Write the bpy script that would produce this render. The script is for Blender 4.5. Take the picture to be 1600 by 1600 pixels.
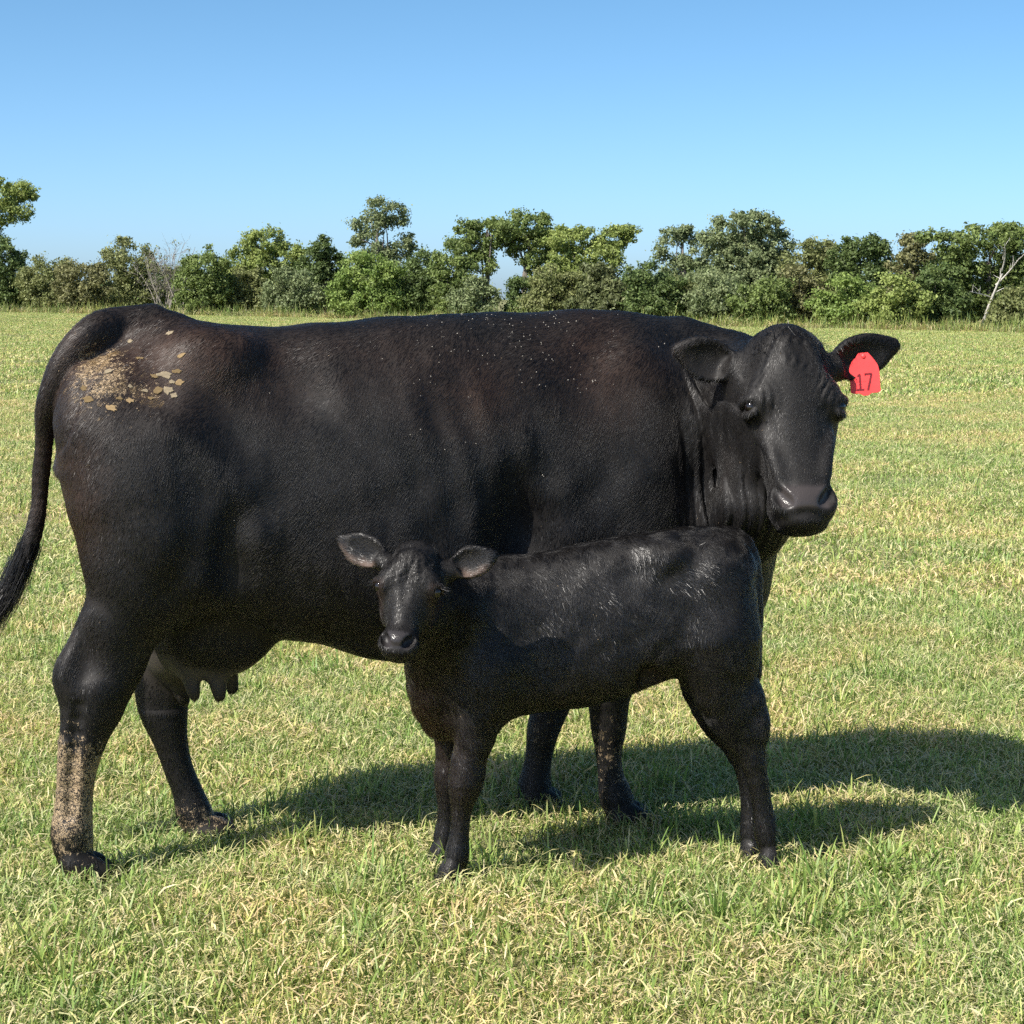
import bpy, bmesh, math, random
import numpy as np
from mathutils import Vector, Matrix

for o in list(bpy.data.objects):
    bpy.data.objects.remove(o, do_unlink=True)
scene = bpy.context.scene
COL = scene.collection
R = math.radians

# ---------------------------------------------------------------- camera
CAM_Z = 1.43           # metres above the pasture
FPX = 3200.0           # focal length in photo pixels (1600 px wide frame)
HOR = 465.0            # row of the true horizon in the photo
cam_d = bpy.data.cameras.new('camera')
cam = bpy.data.objects.new('camera', cam_d)
COL.objects.link(cam)
cam.location = (0, 0, CAM_Z)
cam.rotation_euler = (R(90), 0, 0)
cam_d.sensor_width = 36.0
cam_d.lens = 36.0 * FPX / 1600.0
cam_d.shift_y = -(800.0 - HOR) / 1600.0
cam_d.clip_start = 0.05
cam_d.clip_end = 3000.0
scene.camera = cam

# ---------------------------------------------------------------- light
SUN_A, SUN_B = 0.73, 0.64        # shadow of a 1 m post: 0.73 m to the right, 0.64 m away
sun_dir = Vector((-SUN_A, -SUN_B, 1.0)).normalized()     # towards the sun
world = bpy.data.worlds.new('World')
scene.world = world
world.use_nodes = True
wn = world.node_tree
for n in list(wn.nodes):
    wn.nodes.remove(n)
w_out = wn.nodes.new('ShaderNodeOutputWorld')
w_bg = wn.nodes.new('ShaderNodeBackground')
w_sky = wn.nodes.new('ShaderNodeTexSky')
w_sky.sky_type = 'NISHITA'
w_sky.sun_disc = False
w_sky.sun_elevation = math.asin(sun_dir.z)
w_sky.sun_rotation = math.atan2(sun_dir.x, sun_dir.y)
w_sky.altitude = 0.0
w_sky.air_density = 0.4
w_sky.dust_density = 0.95
w_sky.ozone_density = 2.0
w_sat = wn.nodes.new('ShaderNodeHueSaturation')
w_sat.inputs['Hue'].default_value = 0.484
w_sat.inputs['Saturation'].default_value = 1.14
w_bg.inputs['Strength'].default_value = 0.131
wn.links.new(w_sky.outputs[0], w_sat.inputs['Color'])
wn.links.new(w_sat.outputs[0], w_bg.inputs[0])
wn.links.new(w_bg.outputs[0], w_out.inputs[0])
sun_l = bpy.data.lights.new('sun', 'SUN')
sun_l.energy = 5.0
sun_l.angle = R(0.53)
sun_l.color = (1.0, 0.95, 0.87)
sun = bpy.data.objects.new('sun', sun_l)
COL.objects.link(sun)
sun.location = (-6, -4, 9)
sun.rotation_euler = (-sun_dir).to_track_quat('-Z', 'Y').to_euler()
scene.view_settings.view_transform = 'Standard'
scene.view_settings.look = 'None'
scene.view_settings.exposure = 0.68
scene.view_settings.gamma = 1.0
scene.view_settings.use_curve_mapping = False
scene.cycles.max_bounces = 3
scene.cycles.diffuse_bounces = 2
scene.cycles.glossy_bounces = 1
scene.cycles.transmission_bounces = 2
scene.cycles.transparent_max_bounces = 4
scene.cycles.use_denoising = False
scene.cycles.use_light_tree = False
scene.cycles.sample_clamp_indirect = 0.5
scene.cycles.use_adaptive_sampling = True
scene.cycles.adaptive_threshold = 0.025
scene.cycles.caustics_reflective = False
scene.cycles.caustics_refractive = False

# ---------------------------------------------------------------- implicit modelling kit
F32 = np.float32

class Frame:
    """A vertical plane through a standing animal: u along it, v away from the viewer, z up."""
    def __init__(s, ox, oy, deg):
        s.ox, s.oy = ox, oy
        s.c, s.s = math.cos(R(deg)), math.sin(R(deg))
    def at(s, px, py, v=0.0):
        rx, rz = (px - 800.0) / FPX, (HOR - py) / FPX
        Y = (v - s.ox * s.s + s.oy * s.c) / (s.c - rx * s.s)
        X = rx * Y
        u = (X - s.ox) * s.c + (Y - s.oy) * s.s
        return np.array([u, v, CAM_Z + rz * Y])
    def depth(s, px, v=0.0):
        rx = (px - 800.0) / FPX
        return (v - s.ox * s.s + s.oy * s.c) / (s.c - rx * s.s)
    def local(s, x, y, z):
        return np.array([(x - s.ox) * s.c + (y - s.oy) * s.s, -(x - s.ox) * s.s + (y - s.oy) * s.c, z])
    def world(s, P):
        P = np.asarray(P, float)
        o = np.empty_like(P)
        o[..., 0] = s.ox + P[..., 0] * s.c - P[..., 1] * s.s
        o[..., 1] = s.oy + P[..., 0] * s.s + P[..., 1] * s.c
        o[..., 2] = P[..., 2]
        return o

def spline(xs, ys, x):
    """smooth monotone-ish cubic through the stations, flat outside"""
    xs, ys = np.asarray(xs, float), np.asarray(ys, float)
    h = np.diff(xs); d = np.diff(ys) / h
    m = np.empty_like(ys)
    m[0], m[-1] = d[0], d[-1]
    m[1:-1] = (d[:-1] * h[1:] + d[1:] * h[:-1]) / (h[1:] + h[:-1])
    x = np.clip(x, xs[0], xs[-1])
    i = np.clip(np.searchsorted(xs, x) - 1, 0, len(h) - 1)
    t = (x - xs[i]) / h[i]
    t2, t3 = t * t, t * t * t
    return ((2*t3 - 3*t2 + 1) * ys[i] + (t3 - 2*t2 + t) * h[i] * m[i]
            + (-2*t3 + 3*t2) * ys[i+1] + (t3 - t2) * h[i] * m[i+1])

def curve(pts, n):
    """resample a list of rows (position and radii alike) along a smooth curve"""
    pts = np.asarray(pts, float)
    L = np.concatenate([[0], np.cumsum(np.linalg.norm(np.diff(pts[:, :3], axis=0), axis=1))])
    s = np.linspace(0, L[-1], n)
    return np.stack([spline(L, pts[:, k], s) for k in range(pts.shape[1])], 1)

def smin(a, b, k):
    if k <= 0: return np.minimum(a, b)
    h = np.maximum(k - np.abs(a - b), 0) / k
    return np.minimum(a, b) - h * h * k * 0.25

def smax(a, b, k):
    return -smin(-a, -b, k)

def ell(P, c, r, M=None):
    q = P - np.asarray(c, F32)
    if M is not None: q = q @ np.asarray(M, F32)          # columns of M are the ellipsoid's axes
    r = np.asarray(r, F32)
    k0 = np.linalg.norm(q / r, axis=1)
    k1 = np.linalg.norm(q / (r * r), axis=1)
    return k0 * (k0 - 1.0) / np.maximum(k1, 1e-6)

def seg(P, a, b, ra, rb, lat=None, sa=1.0, sb=1.0):
    """tapered limb piece; lat = lateral axis, sa/sb = how much wider it is along that axis"""
    a, b = np.asarray(a, F32), np.asarray(b, F32)
    ab = b - a
    t = np.clip(((P - a) @ ab) / max(float(ab @ ab), 1e-9), 0, 1)
    q = P - a - t[:, None] * ab
    r = ra + (rb - ra) * t
    if lat is None:
        return np.sqrt(np.einsum('ij,ij->i', q, q)) - r
    lat = np.asarray(lat, F32)
    s = sa + (sb - sa) * t
    al = q @ lat
    rest = np.maximum(np.einsum('ij,ij->i', q, q) - al * al, 0)
    k = np.sqrt((al / s) ** 2 + rest)
    return (k - r) * np.minimum(s, 1.0)

def inside(P, lo, hi):
    m = P[:, 0] > lo[0]
    m &= P[:, 0] < hi[0]; m &= P[:, 1] > lo[1]; m &= P[:, 1] < hi[1]; m &= P[:, 2] > lo[2]; m &= P[:, 2] < hi[2]
    return np.flatnonzero(m)

class Sdf:
    """evaluates a list of shapes one after another, each only near where it matters"""
    def __init__(s): s.ops = []
    def add(s, fn, k, lo, hi, mode='u'):
        s.ops.append((fn, k, np.asarray(lo, float), np.asarray(hi, float), mode)); return s
    def ell(s, c, r, k=.05, M=None, mode='u'):
        m = max(r); c = np.asarray(c, float)
        return s.add(lambda P: ell(P, c, r, M), k, c - m, c + m, mode)
    def chain(s, rows, k=.05, n=None, lat=None, kk=.012, mode='u', off=None):
        """rows: x y z r [lateral scale]; resampled into a smooth tapered tube"""
        rows = np.asarray(rows, float)
        if rows.shape[1] == 4: rows = np.hstack([rows, np.ones((len(rows), 1))])
        n = n or len(rows) * 3
        c = curve(rows, n)
        def fn(P):
            d = np.full(len(P), 1.0, F32)
            p0, p1 = P.min(0), P.max(0)
            for i in range(n - 1):
                m = max(c[i, 3] * max(c[i, 4], 1), c[i+1, 3] * max(c[i+1, 4], 1)) + k + .05
                lo, hi = np.minimum(c[i, :3], c[i+1, :3]) - m, np.maximum(c[i, :3], c[i+1, :3]) + m
                if (p0 > hi).any() or (p1 < lo).any(): continue
                j = inside(P, lo, hi)
                if len(j):
                    e = seg(P[j], c[i, :3], c[i+1, :3], c[i, 3], c[i+1, 3], lat, c[i, 4], c[i+1, 4])
                    d[j] = smin(d[j], e, kk)
            return d
        m = (c[:, 3] * np.maximum(c[:, 4], 1))[:, None]
        return s.add(fn, k, (c[:, :3] - m).min(0), (c[:, :3] + m).max(0), mode)
    def warp(s, fn, lo, hi):
        return s.add(fn, 0, lo, hi, 'w')
    def __call__(s, P):
        P = P.astype(F32)
        d = np.full(len(P), 1.0, F32)
        if not len(P): return d
        p0, p1 = P.min(0), P.max(0)
        for fn, k, lo, hi, mode in s.ops:
            mg = k + .05
            if (p0 > hi + mg).any() or (p1 < lo - mg).any(): continue
            sel = inside(P, lo - mg, hi + mg)
            if not len(sel): continue
            p, q = P[sel], d[sel]
            e = fn(p).astype(F32)
            if mode == 'u': q = smin(q, e, k)
            elif mode == 's': q = smax(q, -e, k)
            elif mode == 'w': q = q + e
            d[sel] = q
        return d

def surface_nets(f, lo, hi, vox):
    """quad mesh of f = 0; f is sampled finely only close to the surface"""
    B = 4
    n = (np.ceil((np.asarray(hi) - lo) / vox / B).astype(int)) * B
    G = np.full(n, 1.0, F32)
    nb = n // B
    bi = np.stack(np.meshgrid(*[np.arange(k) for k in nb], indexing='ij'), -1).reshape(-1, 3)
    cen = lo + (bi * B + (B - 1) / 2.0) * vox
    def groups(ix, size):                      # spatially compact batches
        key = (ix[:, 0] // size * 4096 + ix[:, 1] // size) * 4096 + ix[:, 2] // size
        od = np.argsort(key, kind='stable')
        return np.split(od, np.flatnonzero(np.diff(key[od])) + 1)
    cd = np.empty(len(cen), F32)
    for gidx in groups(bi, 14): cd[gidx] = f(cen[gidx])
    rad = B * vox * 0.87
    G.reshape(nb[0], B, nb[1], B, nb[2], B)[:] = np.where(cd < 0, -1, 1).reshape(nb)[:, None, :, None, :, None]
    act = bi[np.abs(cd) < rad * 1.15 + vox]
    o = np.stack(np.meshgrid(*[np.arange(B)] * 3, indexing='ij'), -1).reshape(-1, 3)
    for gidx in groups(act, 10):
        ch = act[gidx]
        idx = (ch[:, None, :] * B + o[None]).reshape(-1, 3)
        G[idx[:, 0], idx[:, 1], idx[:, 2]] = f(lo + idx * vox)
    S = G < 0
    c8 = np.zeros(tuple(n - 1), np.uint8)
    for dx in (0, 1):
        for dy in (0, 1):
            for dz in (0, 1):
                c8 += S[dx:n[0]-1+dx, dy:n[1]-1+dy, dz:n[2]-1+dz]
    cells = np.argwhere((c8 > 0) & (c8 < 8))
    vid = np.full(tuple(n - 1), -1, np.int32)
    vid[cells[:, 0], cells[:, 1], cells[:, 2]] = np.arange(len(cells))
    corner = np.array([(i & 1, i >> 1 & 1, i >> 2 & 1) for i in range(8)])
    val = np.stack([G[tuple((cells + c).T)] for c in corner], 1)
    acc = np.zeros((len(cells), 3)); cnt = np.zeros(len(cells))
    for a in range(8):
        for ax in (1, 2, 4):
            if a & ax: continue
            b = a | ax
            va, vb = val[:, a], val[:, b]
            m = (va < 0) != (vb < 0)
            t = np.where(m, va / np.where(m, va - vb, 1), 0)
            acc += np.where(m[:, None], corner[a] + t[:, None] * (corner[b] - corner[a]), 0)
            cnt += m
    V = lo + (cells + acc / cnt[:, None]) * vox
    quads = []
    for ax in range(3):
        sl0 = [slice(None)] * 3; sl1 = [slice(None)] * 3
        sl0[ax] = slice(0, -1); sl1[ax] = slice(1, None)
        A, Bm = S[tuple(sl0)], S[tuple(sl1)]
        e = np.argwhere(A != Bm)
        a1, a2 = (ax + 1) % 3, (ax + 2) % 3
        e = e[(e[:, a1] > 0) & (e[:, a2] > 0) & (e[:, a1] < n[a1]-1) & (e[:, a2] < n[a2]-1)]
        ins = A[tuple(e.T)]
        def v(d1, d2):
            c = e.copy(); c[:, a1] -= d1; c[:, a2] -= d2
            return vid[tuple(c.T)]
        q = np.stack([v(1, 1), v(0, 1), v(0, 0), v(1, 0)], 1)
        q[~ins] = q[~ins][:, ::-1]
        quads.append(q)
    Q = np.concatenate(quads)
    Q = Q[(Q >= 0).all(1)]
    return V, Q

def mesh_np(name, V, Q, smooth=True):
    me = bpy.data.meshes.new(name)
    V = np.asarray(V, np.float32); Q = np.asarray(Q, np.int32)
    k = Q.shape[1]
    me.vertices.add(len(V)); me.vertices.foreach_set('co', V.ravel())
    me.loops.add(Q.size); me.loops.foreach_set('vertex_index', Q.ravel())
    me.polygons.add(len(Q))
    me.polygons.foreach_set('loop_start', np.arange(0, Q.size, k, dtype=np.int32))
    me.polygons.foreach_set('loop_total', np.full(len(Q), k, np.int32))
    me.update(calc_edges=True)
    me.polygons.foreach_set('use_smooth', np.full(len(Q), smooth, bool))
    return me

def link(name, data, parent=None, mat=None, **props):
    o = bpy.data.objects.new(name, data)
    COL.objects.link(o)
    if parent is not None: o.parent = parent
    if mat is not None and data is not None: data.materials.append(mat)
    for k_, v_ in props.items(): o[k_] = v_
    return o

def vnoise(P, seed=0):
    """smooth value noise in numpy, about -1..1"""
    P = np.asarray(P, np.float64) + 1000.0
    i = np.floor(P).astype(np.int64); f = P - i
    f = f * f * (3 - 2 * f)
    def h(a):
        n = (a[..., 0] * 73856093) ^ (a[..., 1] * 19349663) ^ (a[..., 2] * 83492791) ^ (seed * 2654435761)
        n = (n ^ (n >> 13)) * 1274126177 & 0x7fffffff
        return (n ^ (n >> 16)) % 65536 / 32768.0 - 1.0
    r = 0
    for c in range(8):
        o = np.array([c & 1, c >> 1 & 1, c >> 2 & 1])
        w = np.prod(np.where(o, f, 1 - f), axis=-1)
        r = r + w * h(i + o)
    return r

def smooth(a, b, x):
    t = np.clip((x - a) / (b - a), 0, 1)
    return t * t * (3 - 2 * t)

def loft(st, hi_, lo_, wid, n=2.3, g=None, ax=(0, 1, 2), ends=None, kend=.1, low=.5):
    """a body lofted along axis ax[0]: upper and lower outline (axis ax[2]) and half width (axis ax[1])"""
    st = np.asarray(st, float)
    a, b, c = ax
    def F(P):
        s = P[:, a].astype(float)
        T, Bt, W = spline(st, hi_, s), spline(st, lo_, s), spline(st, wid, s)
        h = np.maximum(T - Bt, .02)
        q = P[:, c] - (Bt + h * low)                 # low: how far up the widest level lies
        q = q / np.where(q > 0, h * (1 - low), h * low)
        m = n(s) if callable(n) else n
        w = np.maximum(W, .005) * (g(q, s) if g is not None else 1.0)
        f = (np.abs(P[:, b] / w) ** m + np.abs(q) ** m) ** (1 / m) - 1
        return f
    def fn(P):
        e = 2e-3
        f = F(P)
        gr = 0
        for k in range(3):
            D = np.zeros(3, F32); D[k] = e
            gr = gr + ((F(P + D) - f) / e) ** 2
        d = f / np.sqrt(np.maximum(gr, 1.0))
        if ends is not None:
            d = smax(d, ends[0] - P[:, a], kend)
            d = smax(d, P[:, a] - ends[1], kend)
        return d
    return fn

def rot_head(pitch, yaw, roll, fr):
    """columns = viewer-right, out of the face, up the face, in the animal's own frame"""
    t, p, r = R(pitch), R(yaw), R(roll)
    E = np.array([[1, 0, 0], [0, -math.cos(t), math.sin(t)], [0, math.sin(t), math.cos(t)]])
    Rz = np.array([[math.cos(p), -math.sin(p), 0], [math.sin(p), math.cos(p), 0], [0, 0, 1]])
    Ry = np.array([[math.cos(r), 0, math.sin(r)], [0, 1, 0], [-math.sin(r), 0, math.cos(r)]])
    E = E @ Rz.T @ Ry.T
    W2L = np.array([[fr.c, fr.s, 0], [-fr.s, fr.c, 0], [0, 0, 1]])
    return (E @ W2L.T).T

def ear_into(H, base, tip, wid, face, depth=.035, k=.03):
    """a leaf-shaped ear, hollowed on the side that faces 'face'"""
    base, tip, face = (np.asarray(x, float) for x in (base, tip, face))
    ax = tip - base; L = np.linalg.norm(ax); ax /= L
    face = face - ax * (face @ ax); face /= np.linalg.norm(face)
    up = np.cross(ax, face)
    ts = np.linspace(0, 1, 9)
    prof = np.array([.42, .54, .78, .97, 1.0, .95, .79, .53, .22])
    def leaf(P, inset, shift):
        q = P - base
        s = (q @ ax.astype(F32)) / L
        y = q @ up.astype(F32); x = q @ face.astype(F32) - shift
        w = spline(ts, prof, s) * wid - inset
        dp = spline([0, .2, .6, 1], [depth * .95, depth, depth * .75, depth * .3], s) - inset
        w = np.maximum(w, .002); dp = np.maximum(dp, .002)
        f = np.sqrt((y / w) ** 2 + (x / dp) ** 2) - 1
        d = f * np.minimum(w, dp) * 1.0
        # a better distance across the thin direction
        d = np.maximum(d, np.maximum(s - 1.0, -s - .1) * L)
        return d
    def fn(P):
        outer = leaf(P, 0.0, 0.0)
        inner = leaf(P, wid * .13, depth * .62)
        q = P - base
        s = (q @ ax.astype(F32)) / L
        return smax(outer, -np.maximum(inner, (.20 - s) * L), .006)
    c = (base + tip) / 2
    H.add(fn, k, c - L * .8, c + L * .8)
    return ax, up, face

# ================================================================= the cow's shape
CF = Frame(-0.96, 5.24, 18.4)
def cw(px, py, v=0.0, r=None, w=1.0):
    p = CF.at(px, py, v)
    if r is None: return p
    return [p[0], p[1], p[2], r * CF.depth(px, v) / FPX, w]

def cow_head():
    H = Sdf()
    zs = np.array([-.56, -.53, -.50, -.46, -.42, -.37, -.32, -.27, -.22, -.17, -.11, -.06, -.02, .03])
    w  = np.array([.054, .066, .076, .078, .077, .083, .094, .108, .117, .116, .108, .092, .070, .040])
    yF = np.array([-.03, -.005, .008, .012, .010, .010, .014, .018, .020, .018, .008, -.012, -.045, -.08])
    yB = np.array([-.11, -.125, -.135, -.145, -.155, -.18, -.215, -.25, -.27, -.26, -.22, -.19, -.16, -.13])
    g = lambda q, s: 1.0 - .16 * np.maximum(-q, 0) - .10 * np.clip(q, 0, 1) ** 2 * 1.6
    H.add(loft(zs, yF, yB, w, lambda s: 2.15 + .65 * smooth(-.16, -.30, s), g, ax=(2, 0, 1), ends=(-.532, .005), kend=.05), 0, (-.16, -.33, -.6), (.16, .08, .06))
    for s in (-1, 1):
        H.ell((s * .098, -.036, -.214), (.024, .038, .030), .05)              # orbit
        H.ell((s * .080, -.018, -.180), (.024, .016, .024), .05)               # brow
        H.ell((s * .085, -.155, -.265), (.030, .075, .085), .05)               # cheek
        H.chain([(s*.080, -.03, -.30, .012), (s*.068, -.012, -.36, .010), (s*.058, -.01, -.41, .010)], .03)   # facial crest
    H.ell((0, -.085, -.055), (.100, .055, .052), .05)
    H.ell((0, -.074, -.018), (.030, .034, .024), .06)                         # poll
    H.ell((0, -.002, -.120), (.055, .016, .070), .06)                           # forehead swell
    H.ell((0, -.045, -.475), (.074, .058, .045), .03)                          # muzzle
    H.ell((0, -.055, -.520), (.060, .056, .024), .02)                          # lip, chin
    for s in (-1, 1):
        H.ell((s * .058, -.016, -.466), (.024, .029, .032), .025)              # nostril wing
        H.chain([(s*.074, -.004, -.438, .007), (s*.068, .006, -.454, .012), (s*.055, .014, -.474, .014), (s*.042, .016, -.483, .009)], .008, mode='s')
        # eye pit and lids
        H.ell((s * .126, -.024, -.222), (.016, .024, .014), .012, mode='s')
        H.chain([(s*.112, -.002, -.205, .006), (s*.124, -.020, -.204, .008), (s*.128, -.046, -.212, .007)], .010)
        H.chain([(s*.108, -.002, -.240, .005), (s*.118, -.022, -.243, .006), (s*.120, -.046, -.238, .006)], .010)
    H.chain([(-.062, .012, -.500, .003), (-.03, .016, -.512, .0035), (0, .018, -.506, .0035), (.03, .016, -.512, .0035), (.062, .012, -.500, .003)], .012, mode='s')
    # skin folds over the eyes and swirls on the forehead
    def folds(P):
        x, y, z = P[:, 0], P[:, 1], P[:, 2]
        front = np.clip((y + .07) / .05, 0, 1)
        ax_ = np.abs(x)
        m = np.exp(-((ax_ - .072) / .026) ** 2 - ((z + .185) / .05) ** 2) * front
        d = .0036 * np.sin((ax_ * .95 + (z + .2) * -.28 + .006 * np.sin(z * 55 + x * 9)) * 2 * np.pi / .019) * m * (.6 + .4 * np.sin(z * 38 + x * 21))
        m2 = np.exp(-(x / .06) ** 2 - ((z + .085) / .05) ** 2) * front
        d = d + .0026 * np.sin(x * 230 + np.sin(z * 75) * 2.2) * (.5 + .5 * np.sin(z * 95 + x * 60)) * m2 + .0030 * np.sin(x * 75) * m2
        return d
    H.warp(folds, (-.14, -.1, -.3), (.14, .06, 0))
    H.chain([(-.085, -.115, -.085, .038), (-.13, -.13, -.085, .032)], .03)
    H.chain([(.085, -.115, -.085, .038), (.13, -.13, -.085, .032)], .03)
    ear_into(H, (-.110, -.115, -.085), (-.286, -.105, -.036), .058, (-.10, 1, -.45), .034, .02)
    ear_into(H, (.105, -.125, -.088), (.318, -.130, -.012), .058, (.25, 1, -.45), .034, .02)
    return H

COW_H0 = CF.local((1234 - 800) / FPX * 5.25, 5.25, CAM_Z + (HOR - 503) / FPX * 5.25)
COW_HM = rot_head(21, 5, 0, CF)
COW_HS = 1.0

def build_cow_sdf():
    S = Sdf()
    pxs = [60, 95, 120, 160, 200, 250, 320, 400, 500, 600, 700, 800, 900, 980, 1060, 1130, 1200]
    top = [740, 680, 612, 556, 520, 500, 503, 510, 504, 497, 491, 488, 485, 489, 508, 540, 590]
    bot = [720, 765, 800, 850, 892, 930, 962, 985, 1005, 1028, 1030, 1015, 1000, 992, 985, 975, 950]
    wid = [.14, .18, .20, .225, .245, .265, .28, .29, .305, .315, .312, .300, .275, .255, .235, .20, .15]
    u = [cw(p, 600)[0] for p in pxs]
    T = [cw(p, t)[2] for p, t in zip(pxs, top)]
    Bt = [cw(p, b)[2] for p, b in zip(pxs, bot)]
    def g(q, s):
        k = spline([-.3, .2, .6, 1.2, 1.7], [.36, .28, .10, .18, .36], s)
        return 1.0 - k * np.clip(q, 0, 1) ** 1.5 - .04 * np.clip(-q, 0, 1)
    S.add(loft(u, T, Bt, wid, 2.7, g, ends=(cw(92, 600)[0], cw(1175, 600)[0]), kend=.12, low=.36), 0, (-.4, -.42, .3), (2.0, .42, 1.5))
    # hook bones, pin bones, tail head
    for s in (-1, 1):
        S.ell(cw(335, 560, s * .150), (.08, .05, .05), .12)
        S.ell(cw(138, 640, s * .105), (.06, .055, .10), .10)
    S.ell(cw(215, 510), (.08, .045, .035), .08)
    # thighs
    for s in (-1, 1):
        S.ell(cw(215, 728, s * .135), (.170, .135, .235), .10)
        S.ell(cw(264, 815, s * .165), (.165, .115, .24), .11)
    S.ell(cw(318, 830, -.19), (.09, .075, .15), .10)          # stifle
    # paralumbar hollow, hollow in front of the stifle and behind the elbow
    S.ell(cw(470, 598, -.345), (.095, .115, .08), .09, mode='s')
    S.ell(cw(235, 600, -.335), (.075, .10, .06), .09, mode='s')                # between hook and pin bone
    S.ell(cw(480, 592, .40), (.10, .10, .085), .09, mode='s')
    S.ell(cw(378, 885, -.415), (.080, .15, .20), .06, mode='s')
    S.chain([cw(300, 700, -.335, 20), cw(318, 780, -.345, 24), cw(300, 860, -.335, 26), cw(262, 930, -.30, 24)], .05, mode='s')   # groove of the thigh
    S.ell(cw(835, 855, -.385), (.105, .15, .20), .08, mode='s')
    S.chain([cw(895, 560, -.325, 20), cw(880, 650, -.345, 26), cw(872, 740, -.35, 30)], .06, mode='s')   # behind the shoulder blade
    S.chain([cw(1060, 600, -.26, 26), cw(1075, 700, -.27, 30), cw(1070, 790, -.27, 26)], .05, mode='s')  # before the shoulder
    S.ell(cw(860, 900, .42), (.10, .13, .17), .12, mode='s')
    # flank fold
    S.chain([cw(395, 840, -.23, 26), cw(408, 890, -.20, 20), cw(410, 935, -.15, 18)], .06)
    # shoulders
    S.ell(cw(1000, 710, -.155), (.14, .10, .25), .12)
    S.ell(cw(985, 800, -.200), (.13, .09, .22), .05)
    S.ell(cw(1000, 700, .17), (.17, .10, .28), .09)
    S.ell(cw(1090, 820, -.12), (.11, .10, .14), .09)
    S.ell(cw(1105, 880, .0), (.14, .15, .17), .10)            # brisket
    lat = (0, 1, 0)
    # hind leg, near
    S.chain([cw(250, 840, -.17, 95, .75), cw(213, 930, -.175, 70, .74), cw(183, 995, -.175, 55, .70), cw(165, 1050, -.172, 50, .66),
             cw(147, 1098, -.17, 43, .72), cw(134, 1150, -.17, 32, .82), cw(123, 1210, -.168, 24, .95), cw(118, 1262, -.166, 24, 1.0),
             cw(113, 1308, -.165, 30, 1.0), cw(117, 1336, -.165, 27, 1.0)], .07, 30, lat)
    S.chain([cw(170, 960, -.17, 24), cw(135, 1015, -.17, 17), cw(108, 1052, -.17, 15), cw(106, 1072, -.17, 14)], .045, None, lat)
    S.chain([cw(112, 1075, -.17, 13), cw(106, 1150, -.17, 11), cw(102, 1230, -.167, 11), cw(96, 1300, -.165, 12)], .02)
    S.ell(cw(104, 1064, -.17), (.021, .018, .026), .014)
    S.ell(cw(132, 1022, -.240), (.028, .035, .06), .045, mode='s')
    S.chain([cw(122, 1105, -.222, 9), cw(113, 1190, -.206, 8), cw(108, 1275, -.206, 7)], .014, mode='s')      # groove beside the tendon
    S.ell(cw(160, 1075, -.20), (.030, .014, .022), .03)
    S.ell(cw(112, 1300, -.195), (.020, .012, .016), .02)
    # hind leg, far
    S.chain([cw(265, 860, .15, 100, .75), cw(262, 950, .145, 70, .72), cw(258, 1020, .14, 46, .72), cw(252, 1075, .135, 40, .70), cw(257, 1115, .13, 33, .75),
             cw(265, 1150, .13, 25, .9), cw(277, 1195, .13, 20.5, 1.0), cw(294, 1240, .128, 21, 1.0), cw(305, 1275, .126, 26, 1.0), cw(312, 1290, .126, 24, 1.0)], .07, 30, lat)
    # udder and teats
    S.ell(cw(328, 975, -.02), (.145, .130, .140), .06)
    S.ell(cw(278, 1005, .045), (.085, .09, .100), .05)
    S.ell(cw(368, 990, -.03), (.085, .10, .080), .05)
    for (x0, y0, x1, y1, v) in ((270, 1035, 287, 1094, .055), (290, 1028, 304, 1086, -.06), (336, 1030, 343, 1086, -.07), (353, 1025, 364, 1076, .035)):
        S.chain([cw(x0, y0, v, 15), cw((x0 + x1) / 2, (y0 + y1) / 2, v, 11), cw(x1, y1, v, 8.5)], .03)
    # fore legs
    S.chain([cw(985, 860, -.16, 78, .8), cw(960, 960, -.15, 62, .75), cw(952, 1040, -.135, 43, .8), cw(951, 1104, -.125, 29, .9), cw(951, 1135, -.12, 26, 1.0),
             cw(951, 1175, -.12, 18.5, 1.0), cw(955, 1215, -.12, 18.5, 1.0), cw(962, 1243, -.12, 24, 1.05), cw(968, 1264, -.12, 23, 1.05)], .06, 26, lat)
    S.chain([cw(940, 880, .16, 74, .8), cw(900, 970, .15, 58, .75), cw(875, 1045, .135, 40, .8), cw(860, 1105, .125, 27, .9), cw(850, 1135, .12, 24, 1.0),
             cw(842, 1180, .12, 19, 1.0), cw(838, 1205, .12, 20, 1.0), cw(835, 1228, .12, 24, 1.05), cw(833, 1242, .12, 23, 1.05)], .06, 26, lat)
    # hooves: two claws each
    for px, py, v, r in ((121, 1352, -.165, 27), (319, 1304, .126, 26), (973, 1280, -.12, 27), (838, 1255, .12, 26)):
        for s in (-1, 1):
            a = np.array(cw(px, py, v + s * .022)); gz = .0
            r0 = r * 5.3 / FPX
            S.chain([(a[0] - .01, a[1], a[2] + .01, r0 * .72), (a[0] + .035, a[1] + s * .004, gz + .028, r0 * .62), (a[0] + .075, a[1] + s * .003, gz + .012, r0 * .36)], .012)
    # neck: swings from the shoulders towards the viewer
    hb = COW_H0 + COW_HM @ (np.array([0, -.16, -.14]) * COW_HS)
    n0, n1 = cw(1000, 700, 0), cw(1085, 678, .0)
    n2 = (n1 + hb) / 2 + np.array([.045, .03, -.015])
    latn = np.array([-.12, .99, 0])
    S.chain([(n0[0], n0[1], n0[2], .285, .58), (n1[0], n1[1], n1[2], .232, .58), (n2[0], n2[1], n2[2] - .01, .180, .66), (hb[0] - .01, hb[1], hb[2] - .02, .135, .74)], .09, 14, latn)
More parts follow.
